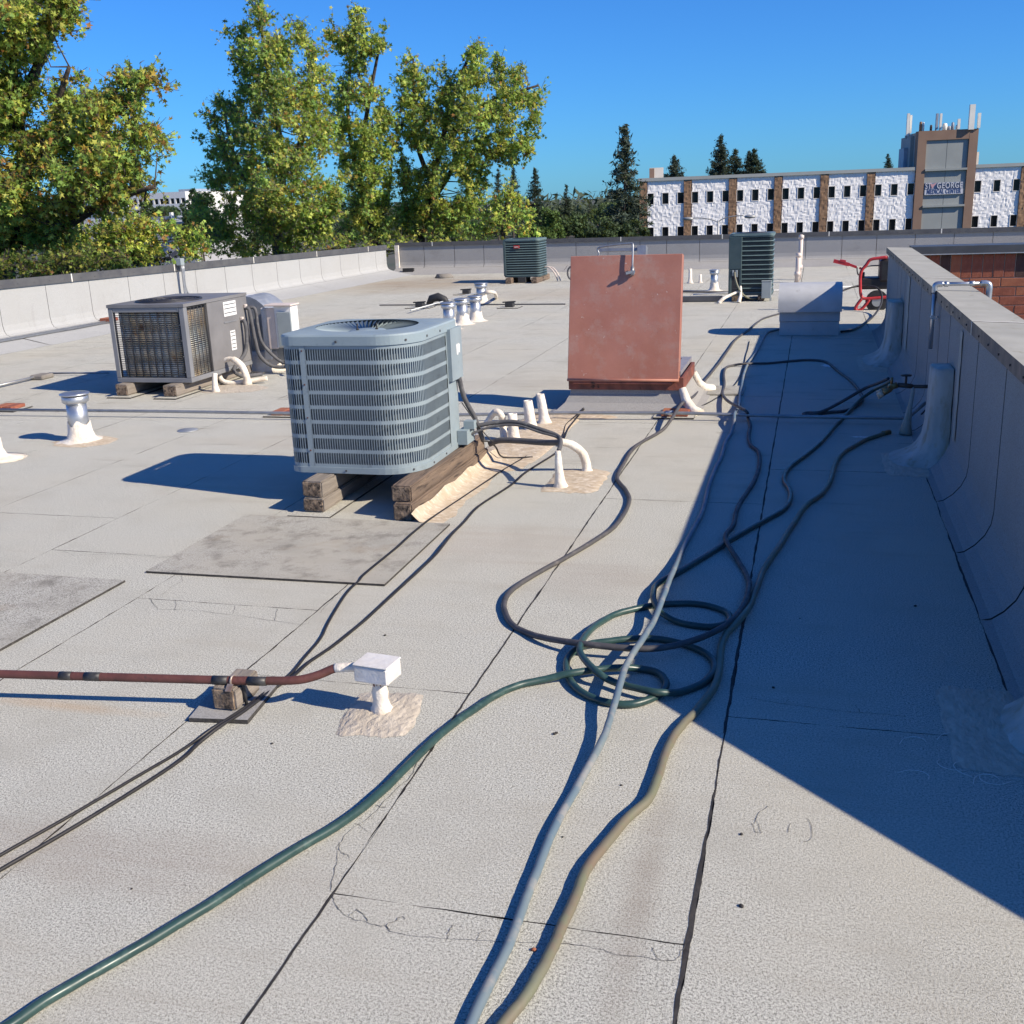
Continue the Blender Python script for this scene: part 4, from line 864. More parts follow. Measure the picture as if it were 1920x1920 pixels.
# ---------------------------------------------------------------- long conduit across the roof with brick supports
YCd = 8.16
cpts = [G(-30, 768, .058), G(280, 771, .058), G(560, 775, .058), G(850, 778, .058), G(1060, 774, .058), G(1260, 774, .058), G(1500, 781, .05), G(1690, 784, .05)]
cpts.append(Vector((.72, cpts[-1].y+.02, .06))); cpts.append(Vector((.83, cpts[-1].y+.03, .16)))
MB().tube(cpts, .013, 10).build('long_conduit', M['conduit'], None, 'long thin grey conduit crossing the whole roof on brick supports', 'conduit')
def brick_support(label1, label2, padlabel, px_, n=2):
    c = G(*px_); c = Vector((c.x, c.y, 0))
    pad('support_pad', padlabel, [(c.x-.17, c.y-.13), (c.x+.15, c.y-.13), (c.x+.15, c.y+.13), (c.x-.17, c.y+.13)], .012)
    MB().bbox(c.x-.11, c.x-.005, c.y-.10, c.y+.10, .0135, .045, .004).build('brick', M['brick_o'], None, label1, 'brick', 'bricks supporting the conduit')
    if n > 1: MB().bbox(c.x+.003, c.x+.10, c.y-.095, c.y+.10, .0135, .045, .004).build('brick', M['brick'], None, label2, 'brick', 'bricks supporting the conduit')
brick_support('orange brick at the left edge under the long conduit', 'redder brick at the left edge under the long conduit', 'thin pad beneath the two bricks at the left edge', (18, 768))
brick_support('orange brick just left of the blue grey condenser under the conduit', 'redder brick just left of the blue grey condenser under the conduit', 'thin pad beneath the two bricks left of the condenser', (540, 778))
brick_support('orange brick in front of the roof hatch under the conduit', 'redder brick in front of the roof hatch under the conduit', 'thin pad beneath the bricks in front of the roof hatch', (1268, 780))
b = MB(); c = G(1248, 774, .058); b.tube([c, c+Vector((.06, 0, 0))], .019, 10); b.build('conduit_coupling', M['galv'], None, 'shiny coupling on the long conduit in front of the hatch', 'coupling')
# ---------------------------------------------------------------- red iron pipe with coated junction box
zp = .115
pp = [G(-60, 1262, zp), G(150, 1268, zp), G(440, 1276, zp), G(545, 1276, zp), G(590, 1268, zp+.01), G(625, 1254, .145), G(640, 1252, .15), G(665, 1251, .152), G(690, 1252, .152)]
rp = thing('iron_pipe', 'rusty red iron pipe running in from the left edge to the white box', 'pipe', G(200, 1300))
path = [pp[0]+(pp[0]-pp[1])*9, pp[0], pp[1]]+smooth_path(pp[2:], 5)
MB().tube(path, .0155, 14).build('pipe', M['rustpipe'], rp)
for x0, x1 in ((112, 135), (160, 190), (400, 428), (465, 498)):
    a, b_ = G(x0, 1266+.022*(x0-112), zp), G(x1, 1266+.022*(x1-112), zp); a = pp[1]+(pp[2]-pp[1])*((x0-150)/290); b_ = pp[1]+(pp[2]-pp[1])*((x1-150)/290)
    MB().tube([a, b_], .0165, 14).build('tape_wrap', M['tape'], rp)
j = smooth_path(pp[2:], 5); k0 = int(len(j)*.52)
MB().tube(j[k0:], .0168, 14).build('white_section', M['whitecoat'], rp)
jb = thing('junction_box', 'white coated junction box on a short white post', 'electrical box', G(716, 1335))
c = G(716, 1335); TB = Matrix.Translation(Vector((c.x, c.y, 0))) @ Matrix.Rotation(R(-7), 4, 'Z')
b = MB(); b.bbox(-.070, .062, -.052, .052, .128, .190, .006, TB); b.build('box', M['boxwhite'], jb)
b = MB(); b.bbox(-.072, .064, -.054, .054, .1905, .196, .003, TB); b.build('lid', M['boxwhite'], jb)
b = MB(); b.lathe([(.050, .002), (.036, .02), (.028, .05), (.031, .08), (.024, .105), (.022, .127)], c, 14, .10, 5); b.build('post', M['whitecoat'], jb)
b = MB(); b.lathe([(.024, .104), (.023, .127)], c+Vector((0, 0, .0005)), 12); b.build('nipple', M['rustpipe'], jb)
b = MB(); b.tube([j[-1]+Vector((-.035, 0, 0)), j[-1]+Vector((.0, 0, 0))], .021, 8); b.build('locknut', M['white'], jb)
patch('fabric_patch', 'wide cream fabric and mastic patch under the white junction box', c.x+.005, c.y-.015, .145, .185, .010, 6, 'patch', 40, sq=1, rz=R(8))
# timber block and pad
c = G(432, 1332); kx = c.x
beam('timber_block', 'short weathered timber block strapped under the red iron pipe', kx-.045, kx+.045, c.y-.035, c.y+.14, .017, .098, 'wood_grey')
cpad = [G(355, 1354), G(465, 1358), G(520, 1292), G(400, 1300)]
pad('support_pad', 'square grey pad under the strapped timber block', [(p.x, p.y) for p in cpad], .016, mat='wallsheet')
b = MB(); q = pp[1]+(pp[2]-pp[1])*1.0
for dx in (-.006,):
    b.tube([q+Vector((dx+.0, .0185*math.cos(t), .0185*math.sin(t))) for t in np.linspace(-.9, math.pi+.9, 14)], .0045, 6)
b.obox(q+Vector((-.006, -.02, -.005)), q+Vector((-.004, -.045, -.022)), .022, .004); b.build('pipe_strap', M['strap'], None, 'curved metal strap holding the red iron pipe on its timber block', 'strap')
b = MB(); e0 = Vector((kx+.046, c.y+.02, .098)); b.tube([e0+Vector((-.01, .0, .02)), e0+Vector((.004, 0, 0)), e0+Vector((.012, -.004, -.08))], .006, 6); b.build('tie_wire', M['tape'], None, 'black tie hanging down the side of the timber block', 'strap')
# ---------------------------------------------------------------- roof mats
def mat_poly(px_): return [(G(*p).x, G(*p).y) for p in px_]
pad('roof_mat', 'large stained grey walk mat in front of the blue grey condenser', [(-3.12, 4.30), (-1.865, 4.32), (-1.87, 5.29), (-3.12, 5.29)], .011, cat='mat', mat='mat')
pad('roof_mat', 'dark stained walk mat cut by the left edge of the view', [(-4.6, 3.30), (-3.16, 3.30), (-3.145, 4.165), (-4.6, 4.165)], .011, cat='mat', mat='mat')
# ---------------------------------------------------------------- hoses
def hose(name, label, pts, r_, mat, n=10, step=5, cat='hose'):
    P = [G(p[0], p[1], p[2] if len(p) > 2 else r_) for p in pts]
    S = smooth_path(P, step); rg_ = random.Random(len(pts)); rr_ = []; q = 0; off = Vector((0, 0, 0))
    for i, p in enumerate(S):
        q = q*.85+rg_.uniform(-.02, .02); rr_.append(r_*(1+q)); off = off*.8+Vector((rg_.uniform(-1, 1), rg_.uniform(-1, 1), 0))*r_*.09; S[i] = p+off
    return MB().tube(S, rr_, n).build(name, M[mat], None, label, cat)
hs = .0125
hose('grey_hose', 'dark grey hose winding from the hood past the hatch round a wide loop', [
 (1462, 588), (1435, 596), (1422, 603), (1408, 615), (1380, 636), (1368, 652), (1352, 675), (1337, 695), (1320, 715, .02), (1302, 742, .05), (1278, 757, .09), (1258, 787, .07), (1240, 808, .02), (1192, 837), (1170, 868), (1157, 896), (1174, 920), (1180, 942), (1160, 978), (1131, 1003), (1063, 1044), (1022, 1066), (975, 1094), (950, 1118), (946, 1143), (960, 1170), (987, 1186), (1030, 1198, .03), (1100, 1208, .05), (1160, 1214, .05), (1222, 1216, .05), (1275, 1208, .05), (1328, 1190, .045), (1369, 1166, .04), (1395, 1133, .035), (1404, 1106, .03), (1402, 1085), (1387, 1056), (1366, 1022, .03), (1361, 1003, .03), (1375, 984, .02), (1384, 950), (1400, 924), (1415, 900), (1424, 870), (1422, 847), (1407, 833), (1404, 815), (1407, 800), (1403, 785), (1400, 772, .08), (1383, 762, .09), (1365, 752, .05), (1355, 738), (1358, 722), (1357, 705), (1361, 690), (1375, 685), (1397, 682, .03), (1440, 681), (1482, 677), (1515, 675), (1543, 677), (1556, 683), (1573, 697), (1593, 712), (1607, 727), (1616, 742), (1615, 753), (1602, 764), (1580, 771), (1555, 773), (1535, 776), (1513, 778), (1506, 776), (1514, 774), (1540, 772, .03), (1580, 752, .06), (1620, 729, .12), (1645, 719, .18), (1666, 710, .24)], hs, 'hose_grey')
hose('green_hose', 'dark green hose coiled in loops and leading to the lower left corner', [
 (-20, 1945), (25, 1918), (100, 1867), (208, 1806), (325, 1737), (433, 1671), (542, 1600), (650, 1537), (725, 1475), (792, 1408), (850, 1357), (900, 1322), (931, 1303), (978, 1283), (1031, 1272, .02), (1072, 1262, .035), (1125, 1255, .03), (1169, 1252, .03), (1206, 1255), (1234, 1262), (1248, 1278), (1244, 1294), (1222, 1309), (1191, 1319), (1156, 1320), (1119, 1312), (1087, 1295), (1069, 1275), (1062, 1250), (1070, 1228), (1098, 1210, .02), (1137, 1203, .025), (1181, 1198, .025), (1228, 1198), (1269, 1205), (1300, 1214), (1328, 1228), (1341, 1247), (1334, 1266), (1312, 1284), (1275, 1297), (1237, 1298, .035), (1197, 1291, .035), (1150, 1278, .03), (1119, 1259, .05), (1094, 1233, .05), (1087, 1214, .05), (1103, 1187, .03), (1128, 1166), (1159, 1150), (1194, 1141), (1231, 1134), (1275, 1131), (1316, 1133), (1350, 1142), (1367, 1153), (1364, 1167), (1337, 1175), (1303, 1173), (1269, 1166), (1241, 1150, .03), (1228, 1131, .035), (1225, 1112, .03), (1231, 1097), (1247, 1086), (1275, 1072), (1337, 1034), (1375, 1009), (1431, 978), (1469, 956), (1482, 934), (1478, 916), (1470, 900), (1480, 877), (1513, 852), (1542, 827), (1563, 802), (1587, 777), (1610, 752, .04), (1638, 732, .10), (1660, 722, .18), (1672, 714, .23)], .0135, 'hose_green', 12)
hose('pale_hose', 'pale blue white hose running down the middle of the foreground', [
 (1462, 617), (1440, 623), (1432, 633), (1425, 648), (1415, 665), (1403, 681, .015), (1395, 700), (1391, 723), (1387, 743), (1386, 758, .03), (1383, 767, .05), (1377, 777, .07), (1376, 793, .05), (1372, 810), (1362, 827), (1357, 843), (1352, 860), (1343, 877), (1331, 906), (1319, 953), (1303, 987), (1284, 1022), (1269, 1056, .03), (1256, 1087, .06), (1247, 1112, .07), (1237, 1137, .06), (1225, 1166, .05), (1206, 1197, .07), (1187, 1225, .08), (1172, 1253, .07), (1162, 1281, .07), (1153, 1316, .06), (1144, 1350, .045), (1130, 1385, .035), (1108, 1426, .025), (1077, 1483), (1039, 1554), (1006, 1633), (981, 1700), (960, 1762), (927, 1829), (885, 1917), (830, 2040)], .0125, 'hose_white', 12)
hose('tan_hose', 'faded tan and green hose ending near the white wrapped wall pipe', [
 (1662, 811), (1643, 818), (1622, 825), (1600, 837), (1583, 847), (1571, 862), (1564, 880), (1557, 903), (1540, 927), (1513, 947), (1483, 990), (1460, 1027), (1435, 1063), (1420, 1100), (1407, 1133), (1397, 1149, .03), (1377, 1172, .03), (1360, 1191, .02), (1352, 1216), (1350, 1241), (1346, 1266), (1337, 1291), (1319, 1316), (1297, 1341), (1280, 1359), (1259, 1388), (1245, 1420), (1233, 1459), (1214, 1500), (1177, 1533), (1135, 1583), (1097, 1633), (1077, 1683), (1056, 1729), (1035, 1779), (1010, 1829), (981, 1875), (947, 1917), (880, 2015)], .014, 'hose_tan', 12)
MB().tube([G(1655, 813, .014), G(1668, 810, .014)], .018, 10).build('hose_coupling', M['brass'], None, 'dark brass coupling on the loose end of the tan hose', 'coupling')
c1 = [(-30, 1625), (0, 1604), (146, 1521), (267, 1450), (330, 1413), (368, 1388), (404, 1362, .022), (444, 1337, .022), (477, 1314, .02), (511, 1288), (546, 1263), (573, 1230), (601, 1197), (618, 1163), (650, 1112), (672, 1090, .012), (685, 1075, .0185), (740, 1030, .0185), (771, 1002, .0185), (790, 986, .0185), (801, 977, .0185), (815, 967, .012), (856, 940), (920, 897), (939, 884), (988, 855), (1022, 836), (1045, 826)]
hose('thin_cable', 'thin black cable running from the lower left, upper one of the pair', c1, .0055, 'cable', 8, 5, 'cable')
c2 = [(-30, 1650), (0, 1631), (146, 1546), (283, 1462), (345, 1420), (372, 1394), (410, 1364, .021), (450, 1338, .021), (483, 1314, .02), (517, 1289), (552, 1265), (581, 1240), (624, 1211), (657, 1185), (686, 1161), (735, 1116, .007), (765, 1089, .012), (790, 1066, .0185), (815, 1042, .0185), (830, 1024, .0185), (847, 1002, .012), (870, 979), (899, 948), (957, 910), (988, 884), (1040, 851), (1052, 838)]
hose('thin_cable', 'thin black cable running from the lower left, lower one of the pair', c2, .0065, 'cable', 8, 5, 'cable')
hose('thin_cable', 'thin brown cable running from the hood shadow past the hatch', [(1405, 640), (1402, 655), (1398, 668), (1395, 683), (1392, 692), (1388, 705), (1380, 718), (1368, 730), (1350, 742), (1330, 754), (1310, 762), (1290, 757), (1262, 755), (1240, 764)], .005, 'cable', 6, 5, 'cable')
# scraps
for i, (x, y, s, lb) in enumerate(((1553, 686, .10, 'white paint splash beside the dark hose in the shade'), (1612, 820, .07, 'thin white paint smear near the loose hose end'))):
    c = G(x, y); pts = []; rg_ = random.Random(i+4)
    for k in range(22): t = 2*math.pi*k/22; q = s*(1 if k % 2 else .45)*rg_.uniform(.5, 1.1); pts.append((c.x+q*math.cos(t)*1.2, c.y+q*math.sin(t)*(1.2 if i == 0 else .4)))
    MB().prism(pts, .001, .003).build('paint_splash', M['white'], None, lb, 'paint splash')
# ---------------------------------------------------------------- wrapped pipes on the right hand parapet
def wrap(label, y, z1, wd, out, seed, strip=None, apron=.22):
    t = thing('wrapped_pipe', label, 'pipe', (RB+.1, y, 0)); n = 13; vs_ = []; rg_ = random.Random(seed); rows = []
    zs = [0.004, .03, .08, .15, .25, .38, .5, .62, .75, .88, 1.0]
    for jz, f in enumerate(zs):
        z = max(.004, z1*f if f > .03 else f*.3)
        flare = math.exp(-z/.10); w_ = wd*(1+.75*flare)*(1+.12*(1-f)); o_ = out*(1-.12*f)+apron*math.exp(-z/.055)
        xw = .858 if z > .15 else RB+.0
        for k in range(n):
            t_ = math.pi*k/(n-1); yy = y-w_*math.cos(t_)*(1+.04*math.sin(7*t_+seed)); xx = .862-(o_*(math.sin(t_)**.32)+.012*(1-math.sin(t_)))
            vs_.append((min(xx+rg_.uniform(-.004, .004), .862), yy, z+rg_.uniform(-.004, .004)*(f > .05)))
    L_ = len(zs); fs = [(j_*n+k, j_*n+k+1, (j_+1)*n+k+1, (j_+1)*n+k) for j_ in range(L_-1) for k in range(n-1)]
    fs.append([(L_-1)*n+k for k in range(n)])
    MB().add(vs_, fs, True).build('wrap', M['fibre'], t)
    if strip:
        y0, y1_, zt = strip; b = MB(); vv = []
        for k in range(9):
            z = z1*.35+(zt-z1*.35)*k/8; vv += [(.8535-rg_.uniform(0, .004), y0+rg_.uniform(-.008, .008), z), (.8535-rg_.uniform(0, .004), y1_+rg_.uniform(-.008, .008), z)]
        b.add(vv, [(2*k, 2*k+2, 2*k+3, 2*k+1) for k in range(8)]); b.build('mastic_strip', M['fibre'], t)
    return t
yA = AX(1765, 690, .80).y
wrap('white wrapped pipe on the right wall beside the hose tap', 7.12, .60, .14, .15, 2, (6.72, 6.84, .86))
wrap('white wrapped pipe at the far end of the right wall', 11.35, .60, .24, .16, 5, (10.55, 10.8, .88))
wrap('white wrapped pipe cut by the right edge of the view', 3.40, .72, .10, .13, 8, None, .10)
patch('fabric_patch', 'pale fabric patch on the roof under the wrapped pipe by the tap', .62, 6.98, .17, .36, .007, 14, 'patch', 36, sq=1)
patch('fabric_patch', 'pale fabric patch under the far wrapped pipe', .60, 11.2, .16, .62, .007, 15, 'patch', 36, sq=1)
patch('fabric_patch', 'frayed pale fabric patch at the right edge of the view', .60, 3.40, .15, .34, .006, 16, 'patch', 36, sq=1)
for i in range(9):                       # loose glass threads at the patch edge
    a = G(1730+i*22+random.uniform(-15, 15), 1415+random.uniform(-35, 50)); t = random.uniform(0, 6.28)
    pts = [a+Vector((math.cos(t+.5*k)*.022*k, math.sin(t+.5*k)*.022*k, .002)) for k in range(5)]
    MB().tube(smooth_path(pts, 3), .0011, 4).build('glass_thread', M['white'], None, 'loose white fibreglass thread on the roof near the right edge', 'thread', 'frayed fibreglass threads')
# galvanised conduit up the wall and over the coping
yc = G(1763, 545, RT).y; zt = RT+.045; xw = .815
b = MB(); b.tube([(xw, yc, .58), (xw, yc, zt-.03)], .0135, 10); b.tube(smooth_path([(xw, yc, zt-.06), (xw, yc, zt-.015), (xw+.015, yc, zt), (xw+.05, yc, zt)], 5), .019, 10)
b.tube([(xw+.03, yc, zt), (1.14, yc, zt)], .0135, 10); b.tube([(xw+.06, yc, zt), (xw+.085, yc, zt)], .019, 10); b.tube([(1.04, yc, zt), (1.07, yc, zt)], .018, 10)
b.tube(smooth_path([(1.11, yc, zt), (1.145, yc, zt), (1.165, yc, zt-.02), (1.165, yc, zt-.12)], 5), .021, 10)
wc = thing('wall_conduit', 'shiny galvanised conduit climbing the right wall and bending over the coping', 'conduit', (xw, yc, .58)); b.build('conduit', M['galv'], wc)
b = MB(); b.tube([(xw-.001, yc-.02, .80), (xw-.001, yc+.03, .80)], .0155, 8); b.obox((.852, yc-.005, .80), (.852, yc+.05, .80), .02, .006); b.build('pipe_clip', M['galv'], wc)
# hose tap with splitter and coated riser
tp_ = thing('hose_tap', 'old hose tap with brass splitter by the wrapped wall pipe', 'tap', (.62, 7.9, 0))
ty = 7.92
b = MB(); b.tube([(.862, ty, .335), (.70, ty, .335)], .013, 8); b.tube([(.70, ty, .335), (.66, ty, .34), (.60, ty, .345)], .017, 8); b.tube([(.655, ty, .34), (.655, ty, .41)], .008, 6); b.build('pipe', M['valve'], tp_)
b = MB(); b.lathe([(.004, 0), (.034, .004), (.034, .012), (.004, .016)], (.655, ty, .405), 8, .25, 1); b.build('handle', M['valve'], tp_)
b = MB(); b.tube([(.60, ty, .345), (.555, ty, .33)], .022, 8); b.tube([(.555, ty-.03, .325), (.555, ty+.03, .33)], .020, 8); b.tube([(.56, ty, .335), (.56, ty, .40)], .009, 6); b.tube([(.555, ty-.03, .32), (.50, ty-.035, .285)], .019, 8); b.tube([(.555, ty+.03, .325), (.50, ty+.03, .295)], .019, 8); b.build('splitter', M['brass'], tp_)
b = MB(); b.tube([(.505, ty-.035, .288), (.47, ty-.04, .268)], .0215, 8); b.tube([(.505, ty+.03, .297), (.47, ty+.027, .277)], .0215, 8); b.build('yellow_collar', M['mastic'], tp_)
b = MB(); b.tube([(.70, ty, .335), (.705, ty-.01, .30), (.69, ty-.03, .20), (.675, ty-.05, .08), (.67, ty-.06, .004)], [.012, .013, .016, .030, .045], 10); b.build('coated_riser', M['fibre'], tp_)
b = MB(); b.tube(smooth_path([(.855, ty-.18, .30), (.80, ty-.15, .22), (.76, ty-.12, .16)], 4), .006, 6); b.build('drain_tube', M['cable'], tp_)
# ---------------------------------------------------------------- gooseneck hood vent
hd = thing('hood_vent', 'low galvanised gooseneck hood vent half in shade beside the right wall', 'vent', (-.02, 13.65, 0))
hx0, hx1, hy0, hy1 = -.385, .325, 13.36, 13.98
b = MB(); b.bbox(hx0+.01, hx1-.01, hy0+.03, hy1-.03, 0, .165, .004); b.build('curb', M['galv_hood'], hd)
b = MB(); b.bbox(hx0+.004, hx1-.004, hy0+.02, hy1-.02, .167, .30, .004); b.build('throat', M['galv_hood'], hd)
prof = [(hy0-.035, .285), (hy0-.04, .40), (hy0-.015, .49), (hy0+.05, .555), (hy0+.15, .59), (hy0+.30, .60), (hy1-.15, .595), (hy1-.05, .56), (hy1+.02, .48), (hy1+.03, .29)]
vs_ = [(x, y, z) for x in (hx0-.012, hx1+.012) for y, z in prof]; n_ = len(prof)
b = MB(); b.add(vs_, [(i+1, i, n_+i, n_+i+1) for i in range(n_-1)], True); b.add(vs_, [list(range(n_)), list(range(2*n_-1, n_-1, -1))]); b.build('hood', M['galv_hood'], hd)
# ---------------------------------------------------------------- green condensers
def green_ac(label, x0, x1, y0, y1, z0, z1, front_badge, nb=14, corner=.07, service=None):
    t = thing('green_condenser', label, 'air conditioner', ((x0+x1)/2, (y0+y1)/2, z0))
    P = rrect(x0, x1, y0, y1, (corner,)*4, 6); n = len(P)
    MB().prism(inset(P, .03), z0+.01, z1-.03).build('coil', M['acdark'], t)
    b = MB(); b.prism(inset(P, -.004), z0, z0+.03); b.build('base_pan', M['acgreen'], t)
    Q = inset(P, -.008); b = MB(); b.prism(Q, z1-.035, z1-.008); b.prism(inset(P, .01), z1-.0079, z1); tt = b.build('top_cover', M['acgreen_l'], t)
    b = MB(); b.lathe([(.28, .0), (.28, .004), (.1, .012), (0, .014)], ((x0+x1)/2, (y0+y1)/2, z1), 28); b.build('fan_guard', M['guard'], tt)
    for i in range(nb+1):
        z = z0+.04+(z1-z0-.085)*i/nb; b = MB(); h = .011
        a_, c_ = inset(P, -.003), inset(P, .006)
        b.add([(p[0], p[1], z-h*.4) for p in a_]+[(p[0], p[1], z+h*.6) for p in c_]+[(p[0], p[1], z-h) for p in c_], [(k, (k+1) % n, n+(k+1) % n, n+k) for k in range(n)]+[(2*n+k, 2*n+(k+1) % n, (k+1) % n, k) for k in range(n)])
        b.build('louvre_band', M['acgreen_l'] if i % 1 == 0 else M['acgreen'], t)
    b = MB(); L_ = per_len(P)[-1]; s = 0
    while s < L_:
        p, d, nn = walk(P, s); q = p-nn*.012; b.obox((q.x, q.y, z0+.03), (q.x, q.y, z1-.035), .005, .008); s += .017
    b.build('fin_rods', M['acgreen'], t, kind='stuff')
    for cx_, cy_ in ((x0, y0),):
        b = MB(); b.bbox(cx_-.004, cx_+.05, cy_-.004, cy_+.05, z0+.03, z1-.035, .006); b.build('corner_post', M['acgreen'], t)
    if front_badge:
        xb = x0+.38*(x1-x0); b = MB(); b.bbox(xb-.065, xb+.065, y0-.022, y0-.002, z1-.19, z1-.13, .008); bd = b.build('badge', M['badge'], t)
        b = MB(); b.box(xb-.045, xb+.045, y0-.0245, y0-.0225, z1-.168, z1-.152); b.build('badge_lettering', M['pvc'], bd)
    return t
cA = G(957, 536, .09); cB = G(1021, 534, .09)
gx0, gx1, gy0 = -6.36, -5.58, 22.35
green_ac('dark green condenser with red badge in front of the far wall', gx0, gx1, gy0, gy0+.75, .12, .905, True)
beam('timber', 'left timber under the badged green condenser', gx0+.08, gx0+.20, gy0-.2, gy0+.85, .002, .118, 'wood')
beam('timber', 'right timber under the badged green condenser', gx1-.14, gx1-.02, gy0-.2, gy0+1.0, .002, .118, 'wood')
MB().bbox(gx0+.30, gx1-.30, gy0-.02, gy0+.4, .002, .118, .01).build('support_block', M['rubber'], None, 'dark block under the middle of the badged green condenser', 'block')
for i, dx in enumerate((.04, .10)):
    MB().tube(smooth_path([(gx1+.01, gy0+.4, .30), (gx1+.10+dx, gy0+.35, .28), (gx1+.22+dx, gy0+.3, .16), (gx1+.28+dx, gy0+.3, .01)], 5), .016, 8).build('pale_line', M['pvc'], None, ('inner', 'outer')[i]+' of two pale lines arching right of the badged green condenser', 'pipe')
MB().tube([(gx1+.66+.10*math.cos(t), gy0+.2, .17+.14*math.sin(t)) for t in np.linspace(-1.2, 4.2, 16)]+[(gx1+.75, gy0+.2, .01)], .020, 8).build('black_loop', M['insul'], None, 'small black loop of hose right of the badged green condenser', 'hose')
hx_0, hx_1, hy_0 = -1.31, -.63, 17.75
ac2 = green_ac('tall dark green condenser near the right wall with open service panel', hx_0, hx_1, hy_0, hy_0+.70, .09, 1.05, False, 12)
b = MB(); b.bbox(hx_0-.008, hx_0+.20, hy_0-.012, hy_0+.05, .50, 1.005, .01); b.build('service_panel', M['acgreen'], ac2)
b = MB(); b.bbox(hx_0-.006, hx_0+.035, hy_0-.010, hy_0+.05, .10, .499, .006); b.bbox(hx_0+.16, hx_0+.20, hy_0-.010, hy_0+.05, .10, .499, .006); b.build('panel_post', M['acgreen'], ac2)
b = MB(); b.bbox(hx_0+.04, hx_0+.155, hy_0-.002, hy_0+.03, .10, .495, .004); b.build('service_recess', M['black'], ac2)
b = MB(); b.bbox(hx_0+.05, hx_0+.08, hy_0-.02, hy_0-.004, .40, .49, .004); b.bbox(hx_0+.10, hx_0+.14, hy_0-.02, hy_0-.004, .38, .49, .004); b.build('terminal', M['bluegrey'], ac2)
MB().tube(smooth_path([(hx_0+.09, hy_0-.03, .46), (hx_0+.10, hy_0-.05, .38), (hx_0+.15, hy_0-.10, .24), (hx_0+.23, hy_0-.12, .12), (hx_0+.33, hy_0-.05, .05), (hx_0+.45, hy_0+.02, .03)], 5), .016, 8).build('flexible_conduit', M['hose_tan'], ac2)
b = MB(); b.bbox(hx_1-.16, hx_1-.01, hy_0-.11, hy_0-.02, .05, .31, .006); b.bbox(hx_1-.165, hx_1-.005, hy_0-.115, hy_0-.02, .31, .325, .004); b.build('disconnect', M['bluegrey'], ac2)
b = MB(); b.obox((hx_1-.02, hy_0-.01, .002), (hx_1-.02, hy_0-.01, .06), .03, .03); b.build('leg', M['galv_dull'], ac2)
beam('timber', 'left timber under the tall green condenser', hx_0+.05, hx_0+.15, hy_0-.05, hy_0+.8, .002, .088, 'wood')
beam('timber', 'right timber under the tall green condenser', hx_1-.22, hx_1-.12, hy_0-.05, hy_0+.8, .002, .088, 'wood')
for i, pts in enumerate(([(hx_0+.16, hy_0-.06, .16), (hx_0+.05, hy_0-.18, .12), (hx_0-.06, hy_0-.26, .07), (hx_0-.13, hy_0-.30, .0)], [(hx_0+.19, hy_0-.06, .24), (hx_0+.20, hy_0-.14, .12), (hx_0+.19, hy_0-.22, .05), (hx_0+.18, hy_0-.25, .0)])):
    b = MB(); pt = smooth_path(pts, 5); b.tube(pt, list(np.linspace(.018, .034, len(pt))), 8); b.build('line_penetration', M['whitecoat'], None, ('left slanting', 'right upright')[i]+' white coated line entering the roof by the tall green condenser', 'pipe')
# dark rail lying left of it
MB().obox((hx_0-2.2, hy_0-.02, .05), (hx_0-.1, hy_0-.02, .05), .10, .08).build('low_rail', M['fascia_l'], None, 'long dark low rail running left from the tall green condenser', 'rail')
# tall pinkish pipes
for i, (x, yb, yt, h) in enumerate(((1501, 524, 449, .80), (1497, 530, 482, .50))):
    p = G(x-3, yb); t = thing('vent_stack', ('taller', 'shorter')[i]+' of two pinkish plastic pipes near the far wall', 'pipe', p)
    b = MB(); b.tube([p, p+Vector((.01, 0, h*.5)), p+Vector((.015, 0, h))], .045 if i else .04, 12); b.build('pipe', M['pvc'], t)
    b = MB(); b.tube([p+Vector((.015, 0, h-.03)), p+Vector((.016, 0, h+.03)), p+Vector((.016, 0, h+.05))], [.052, .052, .02], 12); b.build('cap', M['pvc'], t)
    b = MB(); b.tube([p+Vector((.004, 0, h*.25)), p+Vector((.006, 0, h*.25+.08))], .054, 12); b.build('coupling', M['pvc'], t)
# thin horizontal pipes on the far roof
for i, (a, c_, r_, lb) in enumerate(((G(1300, 552, .03), G(1640, 535, .03), .012, 'thin pale pipe lying across the far right of the roof'), (G(1180, 545, .03), G(1372, 548, .03), .02, 'dark pipe lying behind the hatch lid'))):
    MB().tube([a, c_], r_, 6).build('roof_pipe', M['white'] if i == 0 else M['insul'], None, lb, 'pipe')
# ---------------------------------------------------------------- pressure washer
pw = thing('pressure_washer', 'red framed pressure washer standing behind the end of the right wall', 'pressure washer', G(1635, 580))
YW = 16.2
def W(x, y, dy=0): return AY(x, y, YW+dy)
fr = MB()
for dy in (0, .45):
    k = 0 if dy == 0 else 1; ox = -13 if k else 0
    fr.tube(smooth_path([W(1662, 482, dy), W(1648, 484, dy), W(1632, 487, dy), W(1624, 497, dy), W(1616, 507, dy), W(1613, 520, dy), W(1613, 540, dy), W(1614, 552, dy), W(1618, 559, dy), W(1628, 560, dy), W(1642, 559, dy), W(1665, 557, dy)], 5), .022, 8)
fr.tube([W(1662, 482, 0), W(1662, 482, .45)], .022, 8)
fr.tube([W(1613, 503, 0), W(1613, 503, .45)], .018, 8)
fr.build('frame', M['red'], pw)
for dy in (0, .4): MB().tube(smooth_path([W(x, y, dy) for x, y in ((1616, 560), (1608, 570), (1604, 578), (1608, 582), (1616, 579), (1624, 570), (1630, 562))], 5), .022, 8).build('foot', M['red'], pw)
c = W(1644, 565, .05); b = MB(); b.tube([c+Vector((0, -.04, 0)), c+Vector((0, .05, 0))], .155, 20); b.build('wheel', M['rubber'], pw)
